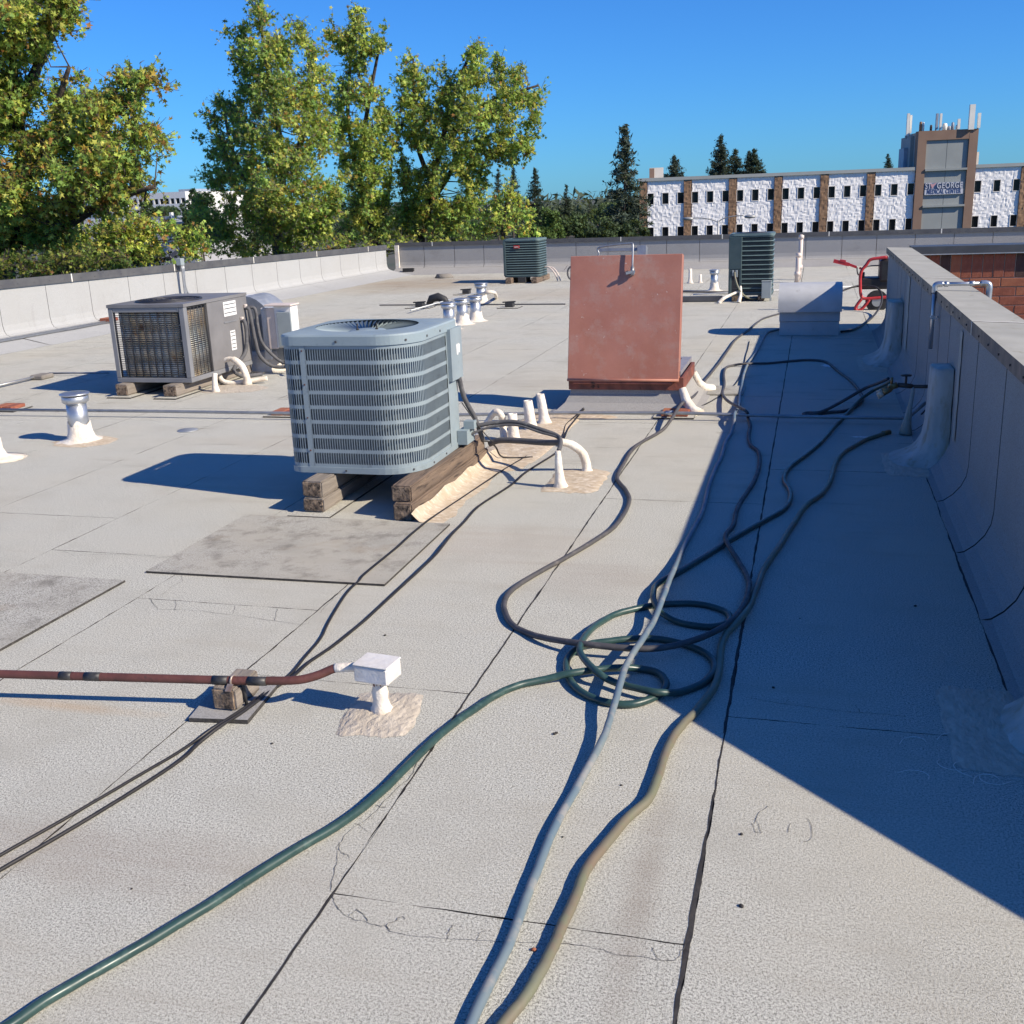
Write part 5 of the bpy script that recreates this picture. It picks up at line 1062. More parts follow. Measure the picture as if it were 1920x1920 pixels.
b = MB(); b.tube([c+Vector((0, -.055, 0)), c+Vector((0, -.042, 0))], .07, 14); b.build('wheel_hub', M['galv_dull'], pw)
b = MB(); a = W(1650, 522, .2); b.bbox(a.x-.26, a.x+.16, YW+.05, YW+.40, a.z-.14, a.z+.02, .02); b.bbox(a.x-.02, a.x+.22, YW+.02, YW+.42, a.z-.04, a.z+.28, .03); b.tube([(a.x-.24, YW+.1, a.z), (a.x-.24, YW+.1, a.z+.10)], .025, 8); b.build('engine', M['black'], pw)
b = MB(); b.tube([W(1640, 556, .1), W(1660, 555, .1)], .012, 6); b.build('axle', M['galv_dull'], pw)
# spray gun resting on the frame, and the high pressure hose
b = MB(); b.obox(W(1563, 489), W(1592, 496), .05, .05); b.obox(W(1590, 495), W(1606, 501), .035, .035); b.obox(W(1575, 488), W(1586, 490), .06, .03); b.build('spray_gun', M['red'], None, 'red spray gun laid across the handle of the pressure washer', 'spray gun')
MB().tube(smooth_path([W(1607, 501), W(1608, 512), W(1612, 515, .1), W(1625, 500, .2), W(1655, 498, .3)], 4), .010, 6).build('gun_lead', M['insul'], None, 'grey lead from the spray gun to the washer', 'hose')
hp_ = [G(1577, 622, .02), G(1600, 618, .02), G(1622, 606, .02), W(1640, 590, -.9), W(1652, 570, -.4), W(1653, 552, -.2), W(1645, 540, -.1), W(1628, 536), W(1605, 537), W(1590, 541, -.3), W(1578, 546, -.9)]
MB().tube(smooth_path(hp_, 5), .014, 8).build('pressure_hose', M['rubber'], None, 'black high pressure hose looping from the washer behind the hood vent', 'hose')
# ---------------------------------------------------------------- left wall: floodlight, box, conduits; bricks
lx = -10.63
fp = AX(337, 492, lx); fl = thing('wall_floodlight', 'small black floodlight with grey box on the left parapet', 'floodlight', (lx, fp.y, fp.z-.1))
b = MB(); b.bbox(lx-.04, lx+.06, fp.y-.055, fp.y+.055, fp.z-.05, fp.z+.07, .008); b.build('box', M['bluegrey'], fl)
hc = AX(325, 478, lx-.15); b = MB(); TM = Matrix.Translation(hc) @ Matrix.Rotation(R(-35), 4, 'Y') @ Matrix.Rotation(R(18), 4, 'X'); b.bbox(-.04, .03, -.17, .15, -.03, .035, .01, TM); b.build('lamp_head', M['black'], fl)
b = MB(); b.tube([hc+Vector((0, .1, -.02)), Vector((lx-.05, fp.y, fp.z+.05))], .015, 6); b.tube([hc+Vector((0, -.1, -.02)), hc+Vector((0, -.1, -.14))], .010, 6); b.build('bracket', M['black'], fl)
b = MB(); b.tube(smooth_path([(lx+.04, fp.y-.02, fp.z-.05), (lx+.04, fp.y-.02, .33), (lx+.10, fp.y-.10, .24), (lx+.22, fp.y-.7, .17), (lx+.30, fp.y-2.0, .14)], 5), .016, 8); b.tube(smooth_path([(lx+.04, fp.y+.02, fp.z-.05), (lx+.04, fp.y+.02, .36), (lx+.12, fp.y+.10, .25), (lx+.24, fp.y+.4, .17), (lx+.6, fp.y+1.4, .07)], 5), .016, 8)
b.tube(smooth_path([(lx+.05, fp.y+.03, fp.z-.05), (lx+.05, fp.y+.04, .38), (lx+.12, fp.y+.30, .26), (lx+.22, fp.y+1.3, .18)], 5), .014, 8); b.build('conduit', M['conduit'], fl)
for i, o_ in enumerate((0, .055)):
    fx_ = lambda y: -10.2+.045*(y-12.7)-.50+o_; MB().tube([(fx_(8.0), 8.0, .122-o_*.22), (fx_(14.6), 14.6, .122-o_*.22)], .014, 8).build('edge_conduit', M['conduit'], None, ('upper', 'lower')[i]+' of two conduits along the foot of the left parapet', 'conduit')
for i, (x, y, X_, lb) in enumerate(((178, 583, lx+.42, 'red brick holding the conduits at the foot of the left parapet'), (533, 582, None, 'small red brick on the roof behind the packaged unit'))):
    p = Vector((-10.2+.045*1.9-.50, 14.6, .10)) if X_ else G(x, y); z0 = .115 if X_ else .001
    MB().bbox(p.x-.10, p.x+.10, p.y-.10, p.y+.10, max(.001, z0), max(.001, z0)+.055, .006).build('brick', M['brick'], None, lb, 'brick')
# conduit with block left of the packaged unit
b = MB(); b.tube([G(-20, 727, .03), G(95, 700, .03)], .014, 8); b.tube([G(95, 700, .03), G(205, 699, .03)], .010, 8); b.build('roof_conduit', M['conduit'], None, 'conduit running in from the left edge towards the packaged unit', 'conduit')
p = G(80, 710); MB().bbox(p.x-.09, p.x+.08, p.y-.10, p.y+.10, .001, .05, .012).build('support_block', M['rock'], None, 'dark stone block beside the conduit left of the packaged unit', 'block')
# far left corner: scupper and loose block, dark clamps
b = MB(); p = AY(765, 514, 25.78); b.box(p.x-.14, p.x+.14, p.y, p.y+.1, .01, .15); b.build('scupper', M['black'], None, 'dark drain opening at the foot of the far left corner', 'drain')
p = G(833, 521); b = MB(); b.lathe([(.24, .001), (.20, .06), (.18, .09), (0, .095)], p, 4); b.build('drain_cage', M['rock'], None, 'low grey drain cage near the far wall', 'drain')
for i, (x, y, s, lb) in enumerate(((788, 577, 1, 'dark pipe clamp on a pad left of the three vents'), (875, 552, 1, 'dark pipe clamp beside the farther vent'), (956, 577, .8, 'dark pipe clamp on a pad right of the vents'))):
    p = G(x, y); pad('clamp_pad', 'thin pad under the '+lb, [(p.x-.22*s, p.y-.16), (p.x+.22*s, p.y-.16), (p.x+.22*s, p.y+.16), (p.x-.22*s, p.y+.16)], .012)
    b = MB(); b.bbox(p.x-.07, p.x+.07, p.y-.06, p.y+.06, .0135, .085, .008); b.obox(p+Vector((-.12, 0, .09)), p+Vector((.10, 0, .10)), .03, .02); b.build('pipe_clamp', M['rubber'], None, lb, 'clamp')
p = G(820, 571); b = MB(); b.tube([p+Vector((-.16, .1*0, .0))+Vector((0, 0, .001)), p+Vector((-.10, 0, .10)), p+Vector((.02, 0, .13)), p+Vector((.14, 0, .08)), p+Vector((.2, 0, .001))], [.05, .07, .075, .065, .04], 8); b.build('black_bundle', M['rubber'], None, 'black wrapped bundle lying left of the three vents', 'bundle')
MB().tube([G(770, 582, .05), G(875, 553, .06), G(930, 545, .05)], .012, 6).build('roof_conduit', M['galv_dull'], None, 'thin pipe linking the dark clamps behind the condenser', 'conduit')
MB().tube(smooth_path([G(903, 552, .2), G(912, 548, .25), G(925, 548, .24), G(930, 554, .15), G(930, 558, .0)], 5), .03, 8).build('bent_pipe', M['whitecoat'], None, 'cream bent pipe beside the farther vent', 'pipe')
MB().obox(G(712, 571, .02)+Vector((0, 0, -.01)), G(1060, 569, .02)+Vector((0, 0, -.01)), .03, .02).build('roof_strip', M['fascia_l'], None, 'thin dark strip lying across the roof behind the vents', 'strip')
# ================================================================== TREES
STAR = []; NL = []
for i in range(5):
    t = R(90+[0, 62, 128, -128, -62][i]); STAR.append((math.cos(t), math.sin(t)))
def leaf_mesh(name, cen, size, cols, mat, parent, up=.5, star=True, droop=.25, kind='stuff', label=None):
    Nn = len(cen); cen = np.asarray(cen); size = np.asarray(size)
    nrm = RNG.normal(size=(Nn, 3)); nrm[:, 2] += up; nrm /= np.linalg.norm(nrm, axis=1)[:, None]
    a = RNG.normal(size=(Nn, 3)); a -= nrm*np.sum(a*nrm, 1)[:, None]; a /= np.linalg.norm(a, axis=1)[:, None]; b = np.cross(nrm, a)
    if star:
        loc = [(0, 0, 0)]; ang = [90, 150, 215, -35, 30]; 
        order = sorted([a_ % 360 for a_ in ang]); tips = []; 
        pts = [(0., -.12, 0.)]
        for k, t in enumerate(order):
            t2 = order[(k+1) % 5]+(360 if k == 4 else 0); rl = 1.0 if t == 90 else (.92 if t in (30, 150) else .72)
            pts.append((rl*math.cos(R(t)), rl*math.sin(R(t)), -droop)); tm = (t+t2)/2; pts.append((.36*math.cos(R(tm)), .36*math.sin(R(tm)), 0.02))
        q = []
        for k in range(5): q.append((0, 1+(2*k-1) % 10, 1+2*k, 1+2*k+1))
        pts = np.array(pts); quads = np.array(q)
    else:
        pts = np.array([(-.9, -.16, 0), (.2, -.26, -droop*.3), (1.1, .0, -droop), (.1, .26, -droop*.3)]); quads = np.array([(0, 1, 2, 3)])
    V_ = cen[:, None, :]+size[:, None, None]*(pts[None, :, 0, None]*a[:, None, :]+pts[None, :, 1, None]*b[:, None, :]+pts[None, :, 2, None]*nrm[:, None, :])
    np_ = len(pts); F_ = (quads[None]+(np.arange(Nn)*np_)[:, None, None]).reshape(-1, 4)
    org = WL[parent.name]; me = bpy.data.meshes.new(name); V_ = V_.reshape(-1, 3)-np.array(org)
    me.vertices.add(len(V_)); me.vertices.foreach_set('co', V_.astype(np.float32).ravel())
    me.loops.add(F_.size); me.loops.foreach_set('vertex_index', F_.astype(np.int32).ravel())
    me.polygons.add(len(F_)); me.polygons.foreach_set('loop_start', np.arange(0, F_.size, 4, dtype=np.int32)); me.polygons.foreach_set('loop_total', np.full(len(F_), 4, np.int32))
    me.update(calc_edges=True)
    at = me.attributes.new('Col', 'FLOAT_COLOR', 'POINT'); c4 = np.ones((len(V_), 4), np.float32); c4[:, :3] = np.repeat(np.asarray(cols, np.float32), np_, axis=0); at.data.foreach_set('color', c4.ravel())
    me.materials.append(M[mat]); o = new_obj(name, me); o.parent = parent; o['kind'] = kind; WL[o.name] = org.copy()
    return o
def inpoly(x, y, P):
    c = False; j = len(P)-1
    for i in range(len(P)):
        if (P[i][1] > y) != (P[j][1] > y) and x < (P[j][0]-P[i][0])*(y-P[i][1])/(P[j][1]-P[i][1])+P[i][0]: c = not c
        j = i
    return c
def edist(x, y, P):
    d = 1e9
    for i in range(len(P)):
        ax, ay = P[i]; bx, by = P[(i+1) % len(P)]; L2 = (bx-ax)**2+(by-ay)**2 or 1; t = max(0, min(1, ((x-ax)*(bx-ax)+(y-ay)*(by-ay))/L2)); d = min(d, math.hypot(x-ax-t*(bx-ax), y-ay-t*(by-ay)))
    return d
GREENS = np.array([(.30, .41, .085), (.23, .36, .08), (.41, .48, .095), (.17, .285, .07), (.50, .50, .11)]); AUT = np.array([(.38, .27, .045), (.32, .16, .05), (.26, .21, .06)])
def crown(name, label, Y, poly, trunk, trunk_r, spacing=24, leaf=.085, per=26, layers=3, autumn=.12, holes=(), group='broadleaf trees beyond the parapet', thick=3.0, bright=1.0, limbs=(), kind_name='sweetgum_tree', bark='bark', cl=.34, seed=0, zground=-7):
    rg_ = random.Random(seed+17); t0 = AY(*trunk[0], Y); base = Vector((t0.x, t0.y, zground))
    t = thing(kind_name, label, 'tree', base, group)
    sk_ = [base]+[AY(x, y, Y+(rg_.uniform(-.3, .3) if i else 0)) for i, (x, y) in enumerate(trunk)]
    sp = smooth_path(sk_, 4); mb = MB(); mb.tube(sp, [max(.035, trunk_r*(1-.85*i/len(sp))) for i in range(len(sp))], 8)
    nodes_ = [(p, max(.03, trunk_r*(1-.85*i/len(sp)))) for i, p in enumerate(sp) if p.z > 0]
    for lm in limbs:
        lp = smooth_path([AY(x, y, Y+lm[1]*i/len(lm[0])) for i, (x, y) in enumerate(lm[0])], 4); r0 = trunk_r*.55
        mb.tube(lp, [max(.025, r0*(1-.8*i/len(lp))) for i in range(len(lp))], 6); nodes_ += [(p, max(.025, r0*(1-.8*i/len(lp)))) for i, p in enumerate(lp)]
    xs = [p[0] for p in poly]; ys = [p[1] for p in poly]; cs = []; y = min(ys)
    ppm = CF/ (Y/_fwd.y*1.0)             # pixels per metre, roughly
    while y < max(ys):
        x = min(xs)
        while x < max(xs):
            px_, py_ = x+rg_.uniform(-.5, .5)*spacing, y+rg_.uniform(-.5, .5)*spacing
            nz_ = math.sin(px_*.045+seed)*math.sin(py_*.052+seed*2.1)+.6*math.sin(px_*.021-py_*.03+seed)
            if inpoly(px_, py_, poly) and not any(inpoly(px_, py_, h) for h in holes) and not (nz_ < -.85 and edist(px_, py_, poly) > 14):
                e = edist(px_, py_, poly); th = min(thick, .25+1.5*e/ppm)
                nl = 1 if e < spacing*.6 else layers
                for l in range(nl):
                    dz = rg_.uniform(-th, th) if l else rg_.uniform(-th, -th*.3)
                    cs.append((AY(px_, py_, Y+dz), e))
            x += spacing
        y += spacing
    cen = []; cols = []; sz = []; mt_ = MB()
    for ci, (c, e) in enumerate(cs):
        node, nr = min(((n_, r_) for n_, r_ in nodes_ if n_.z < c.z+.6), key=lambda q: (q[0]-c).length+max(0, q[0].z-c.z)*2, default=(nodes_[0]))
        if (node-c).length < 6 and rg_.random() < .16:
            mid = node.lerp(c, .5)+Vector((rg_.uniform(-.15, .15), rg_.uniform(-.15, .15), rg_.uniform(-.25, 0))); mt_.tube([node, mid, c], [min(nr*.5, .022), .012, .006], 4, False)
        au = autumn*(2.2 if rg_.random() < .22 else .6); warm = rg_.uniform(.75, 1.3)*bright*1.25
        gi = rg_.randrange(len(GREENS)); nt_ = 7
        for k in range(nt_):
            d = Vector((rg_.gauss(0, 1), rg_.gauss(0, 1), rg_.gauss(.35, .9))).normalized(); ln = cl*rg_.uniform(.6, 1.25); m_ = max(2, int(per/nt_*rg_.uniform(.7, 1.3)))
            mt_.tube([c, c+d*ln], [.008, .004], 3, False)
            for q in range(m_):
                f = (q+.6)/m_; p = c+d*ln*f+Vector((rg_.gauss(0, .05), rg_.gauss(0, .05), rg_.gauss(-.03, .05))); cen.append(p); sz.append(leaf*rg_.uniform(.5, 1.35))
                if rg_.random() < au: col = AUT[rg_.randrange(3)]
                else: col = GREENS[gi if rg_.random() < .6 else rg_.randrange(len(GREENS))]
                cols.append(np.clip(col*warm*rg_.uniform(.8, 1.2), 0, 1))
    mb.build('trunk', M[bark], t); mt_.build('twigs', M[bark], t, kind='stuff')
    leaf_mesh('crown', cen, sz, cols, 'leaf', t, up=.35)
    NL.append(len(cen)); return len(cen)
T1 = [(-170, -70), (150, -70), (160, 10), (140, 40), (128, 74), (104, 62), (100, 100), (108, 128), (80, 112), (62, 118), (44, 134), (70, 150), (88, 160), (66, 200), (52, 222), (24, 250), (60, 232), (95, 228), (98, 190), (118, 160), (112, 128), (130, 112), (150, 128), (163, 165), (205, 160), (238, 132), (290, 128), (318, 120), (308, 168), (268, 178), (276, 212), (240, 214), (285, 240), (300, 245), (326, 262), (314, 286), (288, 280), (282, 306), (270, 330), (302, 350), (262, 372), (250, 398), (205, 410), (165, 420), (140, 440), (90, 470), (40, 490), (-30, 505), (-170, 520)]
T1h = [[(50, 225), (24, 250), (20, 262), (64, 240)], [(250, 330), (300, 330), (290, 345), (255, 350)], [(150, 385), (185, 390), (180, 412), (150, 410)]]
crown('sweetgum', 'large leafy tree with browning leaves filling the left edge', 19, T1, [(10, 520), (25, 440), (45, 330), (30, 180), (20, 30)], .24, 21, .070, 48, 3, .20, T1h, limbs=(([(25, 440), (80, 400), (150, 330), (210, 220), (300, 140)], .8), ([(40, 360), (90, 280), (110, 190), (130, 125)], -.6), ([(30, 460), (110, 430), (200, 380), (290, 350)], -.8), ([(30, 240), (60, 150), (100, 60), (130, 10)], .5)), seed=1)
T2 = [(376, 214), (384, 190), (404, 178), (440, 186), (448, 150), (440, 118), (424, 104), (440, 92), (432, 72), (418, 62), (450, 40), (470, 36), (462, 0), (470, -20), (500, -20), (500, 10), (516, 24), (508, 40), (488, 44), (505, 66), (530, 62), (540, 46), (566, 40), (578, 78), (605, 96), (618, 140), (612, 170), (632, 240), (640, 300), (648, 350), (640, 400), (610, 450), (575, 470), (400, 478), (385, 440), (352, 412), (350, 372), (366, 368), (378, 338), (396, 300), (372, 262), (392, 240)]
crown('sweetgum', 'tall leafy tree second from the left with grey trunk low in its crown', 29, T2, [(522, 480), (523, 400), (530, 300), (510, 180), (485, 20)], .20, 18, .076, 42, 3, .10, [[(352, 368), (372, 366), (372, 380), (352, 384)]], limbs=(([(528, 330), (570, 250), (580, 120), (560, 50)], .6), ([(522, 390), (450, 320), (420, 210)], -.6)), seed=2, bark='bark_g')
T3 = [(614, 100), (612, 46), (630, 42), (640, 60), (650, 50), (655, 18), (668, 10), (688, 32), (692, 60), (706, 64), (712, 48), (730, 54), (726, 90), (706, 104), (708, 134), (690, 132), (682, 150), (712, 166), (722, 190), (738, 210), (742, 330), (740, 450), (655, 460), (640, 420), (648, 370), (636, 320), (622, 240), (615, 200), (632, 160), (646, 130), (630, 96)]
crown('sweetgum', 'narrow leafy tree left of the fork with two dark leaning trunks', 33, T3, [(708, 462), (700, 430), (685, 380), (668, 310), (652, 210), (664, 40)], .20, 16, .080, 38, 3, .08, [[(638, 325), (648, 325), (650, 352), (640, 352)]], limbs=(([(700, 430), (725, 380), (735, 300)], .6), ([(672, 330), (690, 200), (715, 70)], -.4)), seed=3)
T4 = [(742, 200), (744, 160), (752, 130), (770, 92), (782, 112), (804, 128), (806, 160), (800, 180), (816, 172), (814, 118), (826, 104), (838, 116), (836, 150), (850, 130), (874, 122), (880, 70), (892, 68), (910, 88), (914, 110), (906, 134), (928, 112), (954, 92), (956, 104), (940, 130), (960, 128), (970, 122), (984, 132), (984, 160), (1004, 160), (1020, 144), (1022, 156), (1012, 184), (1022, 200), (1014, 214), (1022, 232), (998, 240), (1000, 254), (1022, 250), (1006, 262), (998, 290), (960, 312), (940, 302), (924, 322), (910, 340), (908, 376), (880, 430), (790, 458), (745, 452), (742, 330), (736, 260)]
crown('sweetgum', 'spreading leafy tree farthest right of the group with a forked trunk', 34, T4, [(788, 462), (792, 440), (803, 390), (812, 340), (828, 270), (850, 180), (888, 85)], .20, 16, .080, 38, 3, .08, [[(985, 235), (1000, 245), (965, 262), (945, 258)], [(830, 275), (842, 268), (846, 290), (834, 296)], [(862, 250), (880, 246), (880, 262), (864, 266)]], limbs=(([(805, 385), (835, 340), (870, 290), (940, 280), (1005, 258)], .8), ([(812, 350), (780, 260), (775, 110)], -.5), ([(830, 270), (900, 200), (1010, 160)], -.6)), seed=4)
T5 = [(880, 455), (872, 420), (905, 392), (925, 366), (945, 352), (960, 334), (975, 350), (984, 372), (998, 392), (1002, 420), (1006, 455)]
crown('sweetgum', 'low yellow green tree at the foot of the spreading tree', 36, T5, [(945, 470), (945, 420), (950, 370)], .12, 18, .09, 24, 3, .14, (), seed=5, bright=1.25)
T6 = [(60, 505), (80, 470), (110, 440), (150, 430), (185, 418), (215, 408), (250, 404), (300, 408), (335, 410), (345, 430), (372, 432), (398, 448), (398, 478), (340, 488), (250, 498), (170, 510), (60, 525)]
crown('shrub', 'low bright yellow green tree along the left parapet', 21, T6, [(230, 540), (235, 480), (240, 430)], .10, 20, .075, 38, 3, .16, [[(330, 425), (350, 440), (352, 452), (338, 450)]], seed=6, bright=1.3, thick=1.2)
T7 = [(-120, 540), (-60, 480), (0, 470), (60, 480), (110, 470), (180, 470), (240, 478), (250, 500), (150, 520), (0, 540)]
crown('shrub', 'dark clipped hedge just outside the left parapet', 16.3, T7, [(120, 560), (122, 520), (126, 490)], .07, 20, .045, 44, 2, .05, (), seed=7, bright=.55, thick=.8, cl=.25, kind_name='hedge', group='hedges outside the parapet')
T8 = [(440, 480), (470, 455), (520, 450), (600, 448), (660, 440), (740, 440), (860, 440), (900, 445), (900, 470), (440, 495)]
crown('shrub', 'low leafy undergrowth along the far left corner of the parapet', 31, T8, [(650, 500), (652, 470), (655, 450)], .08, 20, .08, 24, 2, .10, (), seed=8, bright=1.0, thick=1.0, kind_name='shrub', group='hedges outside the parapet')
# ---------------------------------------------------------------- conifers and far trees
def conifer(label, px_, top_y, base_y, halfw, Y, seed, col=(.018, .032, .020), sparse=.8, droop=-.15, ragged=.35, lean=0):
    rg_ = random.Random(seed); tp = AY(px_+lean, top_y, Y); bs_ = AY(px_, base_y, Y); k = (AY(px_+halfw, base_y, Y)-bs_).length
    t = thing('conifer_tree', label, 'tree', (bs_.x, bs_.y, -7), 'conifers in the distance')
    base = Vector((bs_.x, bs_.y, -7)); Hh = tp.z-bs_.z; mb = MB(); mb.tube([base, bs_, tp], [k*.09, k*.07, k*.01], 7); mb.build('trunk', M['bark'], t)
    cen = []; cols = []; sz = []; br = MB(); lev = 0.0; step = max(.35, Hh/38)
    z = 0
    while z < Hh*.985:
        f = z/Hh; rad = k*(1-f)**.8*(1 if f > .08 else .9)
        for b_ in range(int(9*sparse)+1):
            a = rg_.uniform(0, 6.283); L_ = rad*rg_.uniform(1-ragged, 1+ragged*.4); o_ = bs_+(tp-bs_)*min(.99, max(0, f+rg_.uniform(-.5, .5)*step/Hh*2))
            d = Vector((math.cos(a), math.sin(a), 0)); pts = [o_, o_+d*L_*.5+Vector((0, 0, L_*.02)), o_+d*L_+Vector((0, 0, droop*L_+.12*L_*rg_.random()))]
            br.tube(pts, [k*.012, k*.008, k*.003], 3, False)
            n_ = max(4, int(20*L_/k))
            for q in range(n_):
                ff = .15+.85*(q+rg_.random())/n_; p = pts[0].lerp(pts[1], ff*2) if ff < .5 else pts[1].lerp(pts[2], ff*2-1)
                for w_ in range(3):
                    cen.append(p+Vector((rg_.gauss(0, 1), rg_.gauss(0, 1), rg_.gauss(-.6, 1.0)))*k*.05); sz.append(k*.085*rg_.uniform(.6, 1.4)); cols.append(np.array(col)*rg_.uniform(.6, 1.6))
        z += step*rg_.uniform(.7, 1.3)
    br.build('branches', M['bark'], t, kind='stuff')
    leaf_mesh('needles', cen, sz, cols, 'needle', t, up=.2, star=False, droop=.5)
conifer('tall feathery conifer left of the white medical building', 1172, 234, 445, 62, 85, 1, (.042, .062, .045), .62, -.10, .55)
conifer('dark pointed conifer right of the leafy group', 1003, 316, 420, 26, 70, 2, (.026, .045, .026), 1.5, .1, .25)
conifer('second dark conifer just left of the pointed one', 962, 312, 420, 26, 72, 3, (.03, .05, .028), 1.2, .1)
conifer('dark conifer half hidden behind the spreading tree', 934, 318, 420, 22, 74, 9, (.03, .048, .028), 1.3, .1)
conifer('slim conifer standing alone in the gap', 1062, 346, 440, 20, 90, 4, (.02, .036, .02), 1.3, .0)
conifer('tiny far pine in the middle of the gap', 1106, 362, 400, 6, 160, 12, (.03, .045, .035), 1.3, .0)
conifer('small conifer over the left end of the medical building roof', 1264, 293, 345, 30, 150, 5, (.036, .052, .038), 1.0, .1)
conifer('ragged tall conifer behind the medical building', 1352, 254, 340, 34, 150, 6, (.034, .05, .034), .9, .25, .5)
conifer('middle conifer behind the medical building', 1379, 278, 340, 26, 152, 7, (.034, .052, .034), 1.1, .1)
conifer('bent topped conifer behind the medical building', 1400, 284, 340, 22, 153, 10, (.038, .054, .036), 1.0, .05, lean=4)
conifer('rounded conifer at the right of the group behind the building', 1414, 281, 335, 26, 150, 8, (.026, .045, .026), 1.6, .1, .2)
conifer('small round tree beside the grey sign tower', 1665, 289, 335, 15, 150, 11, (.018, .034, .018), 1.6, .1, .2)
def far_tree(label, x, y, rx, ry, Y, seed, col=(.045, .075, .02), n=900, ls=.5):
    rg_ = random.Random(seed); c = AY(x, y, Y); s = (AY(x+100, y, Y)-c).length/100; base = Vector((c.x, c.y, -7)); t = thing('far_tree', label, 'tree', base, 'rounded trees in the distance')
    RX, RZ = rx*s, ry*s; mb = MB(); mb.tube([base, base+Vector((0, 0, (c.z+7)*.6)), c], [RX*.10, RX*.08, RX*.03], 6)
    for k in range(6): a = k; mb.tube([c-Vector((0, 0, RZ*.4)), c+Vector((math.cos(a)*RX*.6, math.sin(a)*RX*.6, RZ*.3*math.sin(a*2)))], [RX*.03, RX*.01], 4)
    mb.build('trunk', M['bark'], t); cen = []; sz = []; cols = []
    lob = [(Vector((rg_.gauss(0, .5)*RX, rg_.gauss(0, .5)*RX, rg_.gauss(0, .42)*RZ)), rg_.uniform(.28, .5)) for _ in range(14)]
    for i in range(n):
        o_, r_ = lob[i % 14]; d = Vector((rg_.gauss(0, 1), rg_.gauss(0, 1), rg_.gauss(0, 1))).normalized()*rg_.uniform(.55, 1.05); cen.append(c+o_+Vector((d.x*r_*RX, d.y*r_*RX, d.z*r_*RZ*1.0))); sz.append(ls*s*11*rg_.uniform(.6, 1.3)); cols.append(np.array(col)*rg_.uniform(.8, 2.4))
    leaf_mesh('crown', cen, sz, cols, 'farleaf', t, up=.4)
for i, (x, y, rx, ry, Y, c, lb) in enumerate(((1030, 428, 32, 28, 60, (.05, .085, .02), 'grey green rounded tree below the dark conifers'), (1085, 425, 34, 30, 75, (.035, .06, .022), 'rounded tree at the right of the slim conifer'), (1120, 400, 34, 22, 110, (.05, .075, .025), 'pale rounded tree behind the gap between conifers'), (1128, 436, 30, 24, 70, (.03, .05, .02), 'dark low tree at the foot of the tall feathery conifer'), (1180, 435, 32, 22, 72, (.025, .042, .018), 'dark low tree beside the left end of the medical building'), (1050, 398, 40, 14, 180, (.045, .06, .035), 'far hazy tree line left of the slim conifer'), (1140, 392, 22, 14, 150, (.03, .05, .025), 'far dark rounded tree left of the tall conifer'), (300, 396, 32, 16, 75, (.035, .06, .022), 'rounded tree in front of the white office block'), (372, 392, 26, 34, 60, (.022, .042, .016), 'dark tree right of the white office block'), (372, 428, 30, 30, 50, (.03, .055, .018), 'dark lower tree behind the left parapet'), (1000, 440, 26, 18, 55, (.06, .10, .022), 'mid green bush right of the low yellow tree'), (660, 420, 60, 40, 48, (.022, .042, .014), 'tree coloured dark for shade deep behind the narrow leafy tree'), (830, 420, 70, 36, 50, (.025, .05, .016), 'tree coloured dark for shade deep behind the spreading tree'), (480, 430, 60, 40, 46, (.022, .042, .014), 'tree coloured dark for shade deep behind the second tree'), (80, 430, 90, 60, 34, (.022, .042, .014), 'tree coloured dark for shade deep behind the left edge tree'), (230, 470, 90, 30, 30, (.025, .045, .014), 'shrub coloured dark for shade behind the left parapet'))):  # last five: shade put into the leaf colour, darkening gaps in the crowns
    far_tree(lb, x, y, rx, ry, Y, 40+i, c, 1600 if Y < 80 else 900, .42 if Y < 60 else .36)
# far wood along the horizon, one mass
fw = thing('far_wood', 'distant dark wood along the horizon', 'wood', (-60, 300, -7)); del fw['category']; fw['kind'] = 'stuff'
cen = []; sz = []; cols = []; rg_ = random.Random(77)
for i in range(900):
    x = rg_.uniform(-190, 60); y = rg_.uniform(240, 330); hgt = rg_.uniform(4.5, 9.3)+1.2*math.sin(x*.09)
    for k in range(16):
        cen.append((x+rg_.gauss(0, 2.0), y+rg_.gauss(0, 2.0), -7+hgt*rg_.uniform(.1, 1.0))); sz.append(rg_.uniform(.9, 1.8)); cols.append(np.array((.06, .082, .055))*rg_.uniform(.6, 1.4))
leaf_mesh('far_foliage', cen, sz, cols, 'farleaf', fw, up=.4, star=False)
# ================================================================== MEDICAL BUILDING
mang = R(8); U = Vector((math.cos(mang), math.sin(mang), 0)); NV = Vector((math.sin(mang), -math.cos(mang), 0))   # along, outward (towards us)
O0 = AY(1199, 334, 116); O0.z = 0
def onfac(x, y, off=0.0):                   # pixel -> (along, z) on the facade plane
    d = ray(x, y); k = ((O0+NV*off-Vector((0, 0, CAM_H))).dot(NV))/d.dot(NV); p = Vector((0, 0, CAM_H))+d*k; return (p-O0).dot(U), p.z
md = thing('medical_building', 'long white rough panelled building with brown pilasters and sign tower', 'building', (O0.x, O0.y, -7)); 
def fbox(name, mat, par, s0, s1, z0, z1, d0, d1):       # d: distance out from facade plane
    b = MB(); c = []
    for z in (z0, z1):
        for s, d in ((s0, d1), (s1, d1), (s1, d0), (s0, d0)): c.append(O0+U*s+NV*d+Vector((0, 0, z)))
    b.add(c, [(3, 2, 1, 0), (4, 5, 6, 7), (0, 1, 5, 4), (1, 2, 6, 5), (2, 3, 7, 6), (3, 0, 4, 7)]); return b.build(name, M[mat] if isinstance(mat, str) else mat, par)
zroof = (onfac(1300, 338)[1]+onfac(1600, 322)[1])/2; s_t0, s_t1 = onfac(1716, 330)[0], onfac(1827, 330)[0]
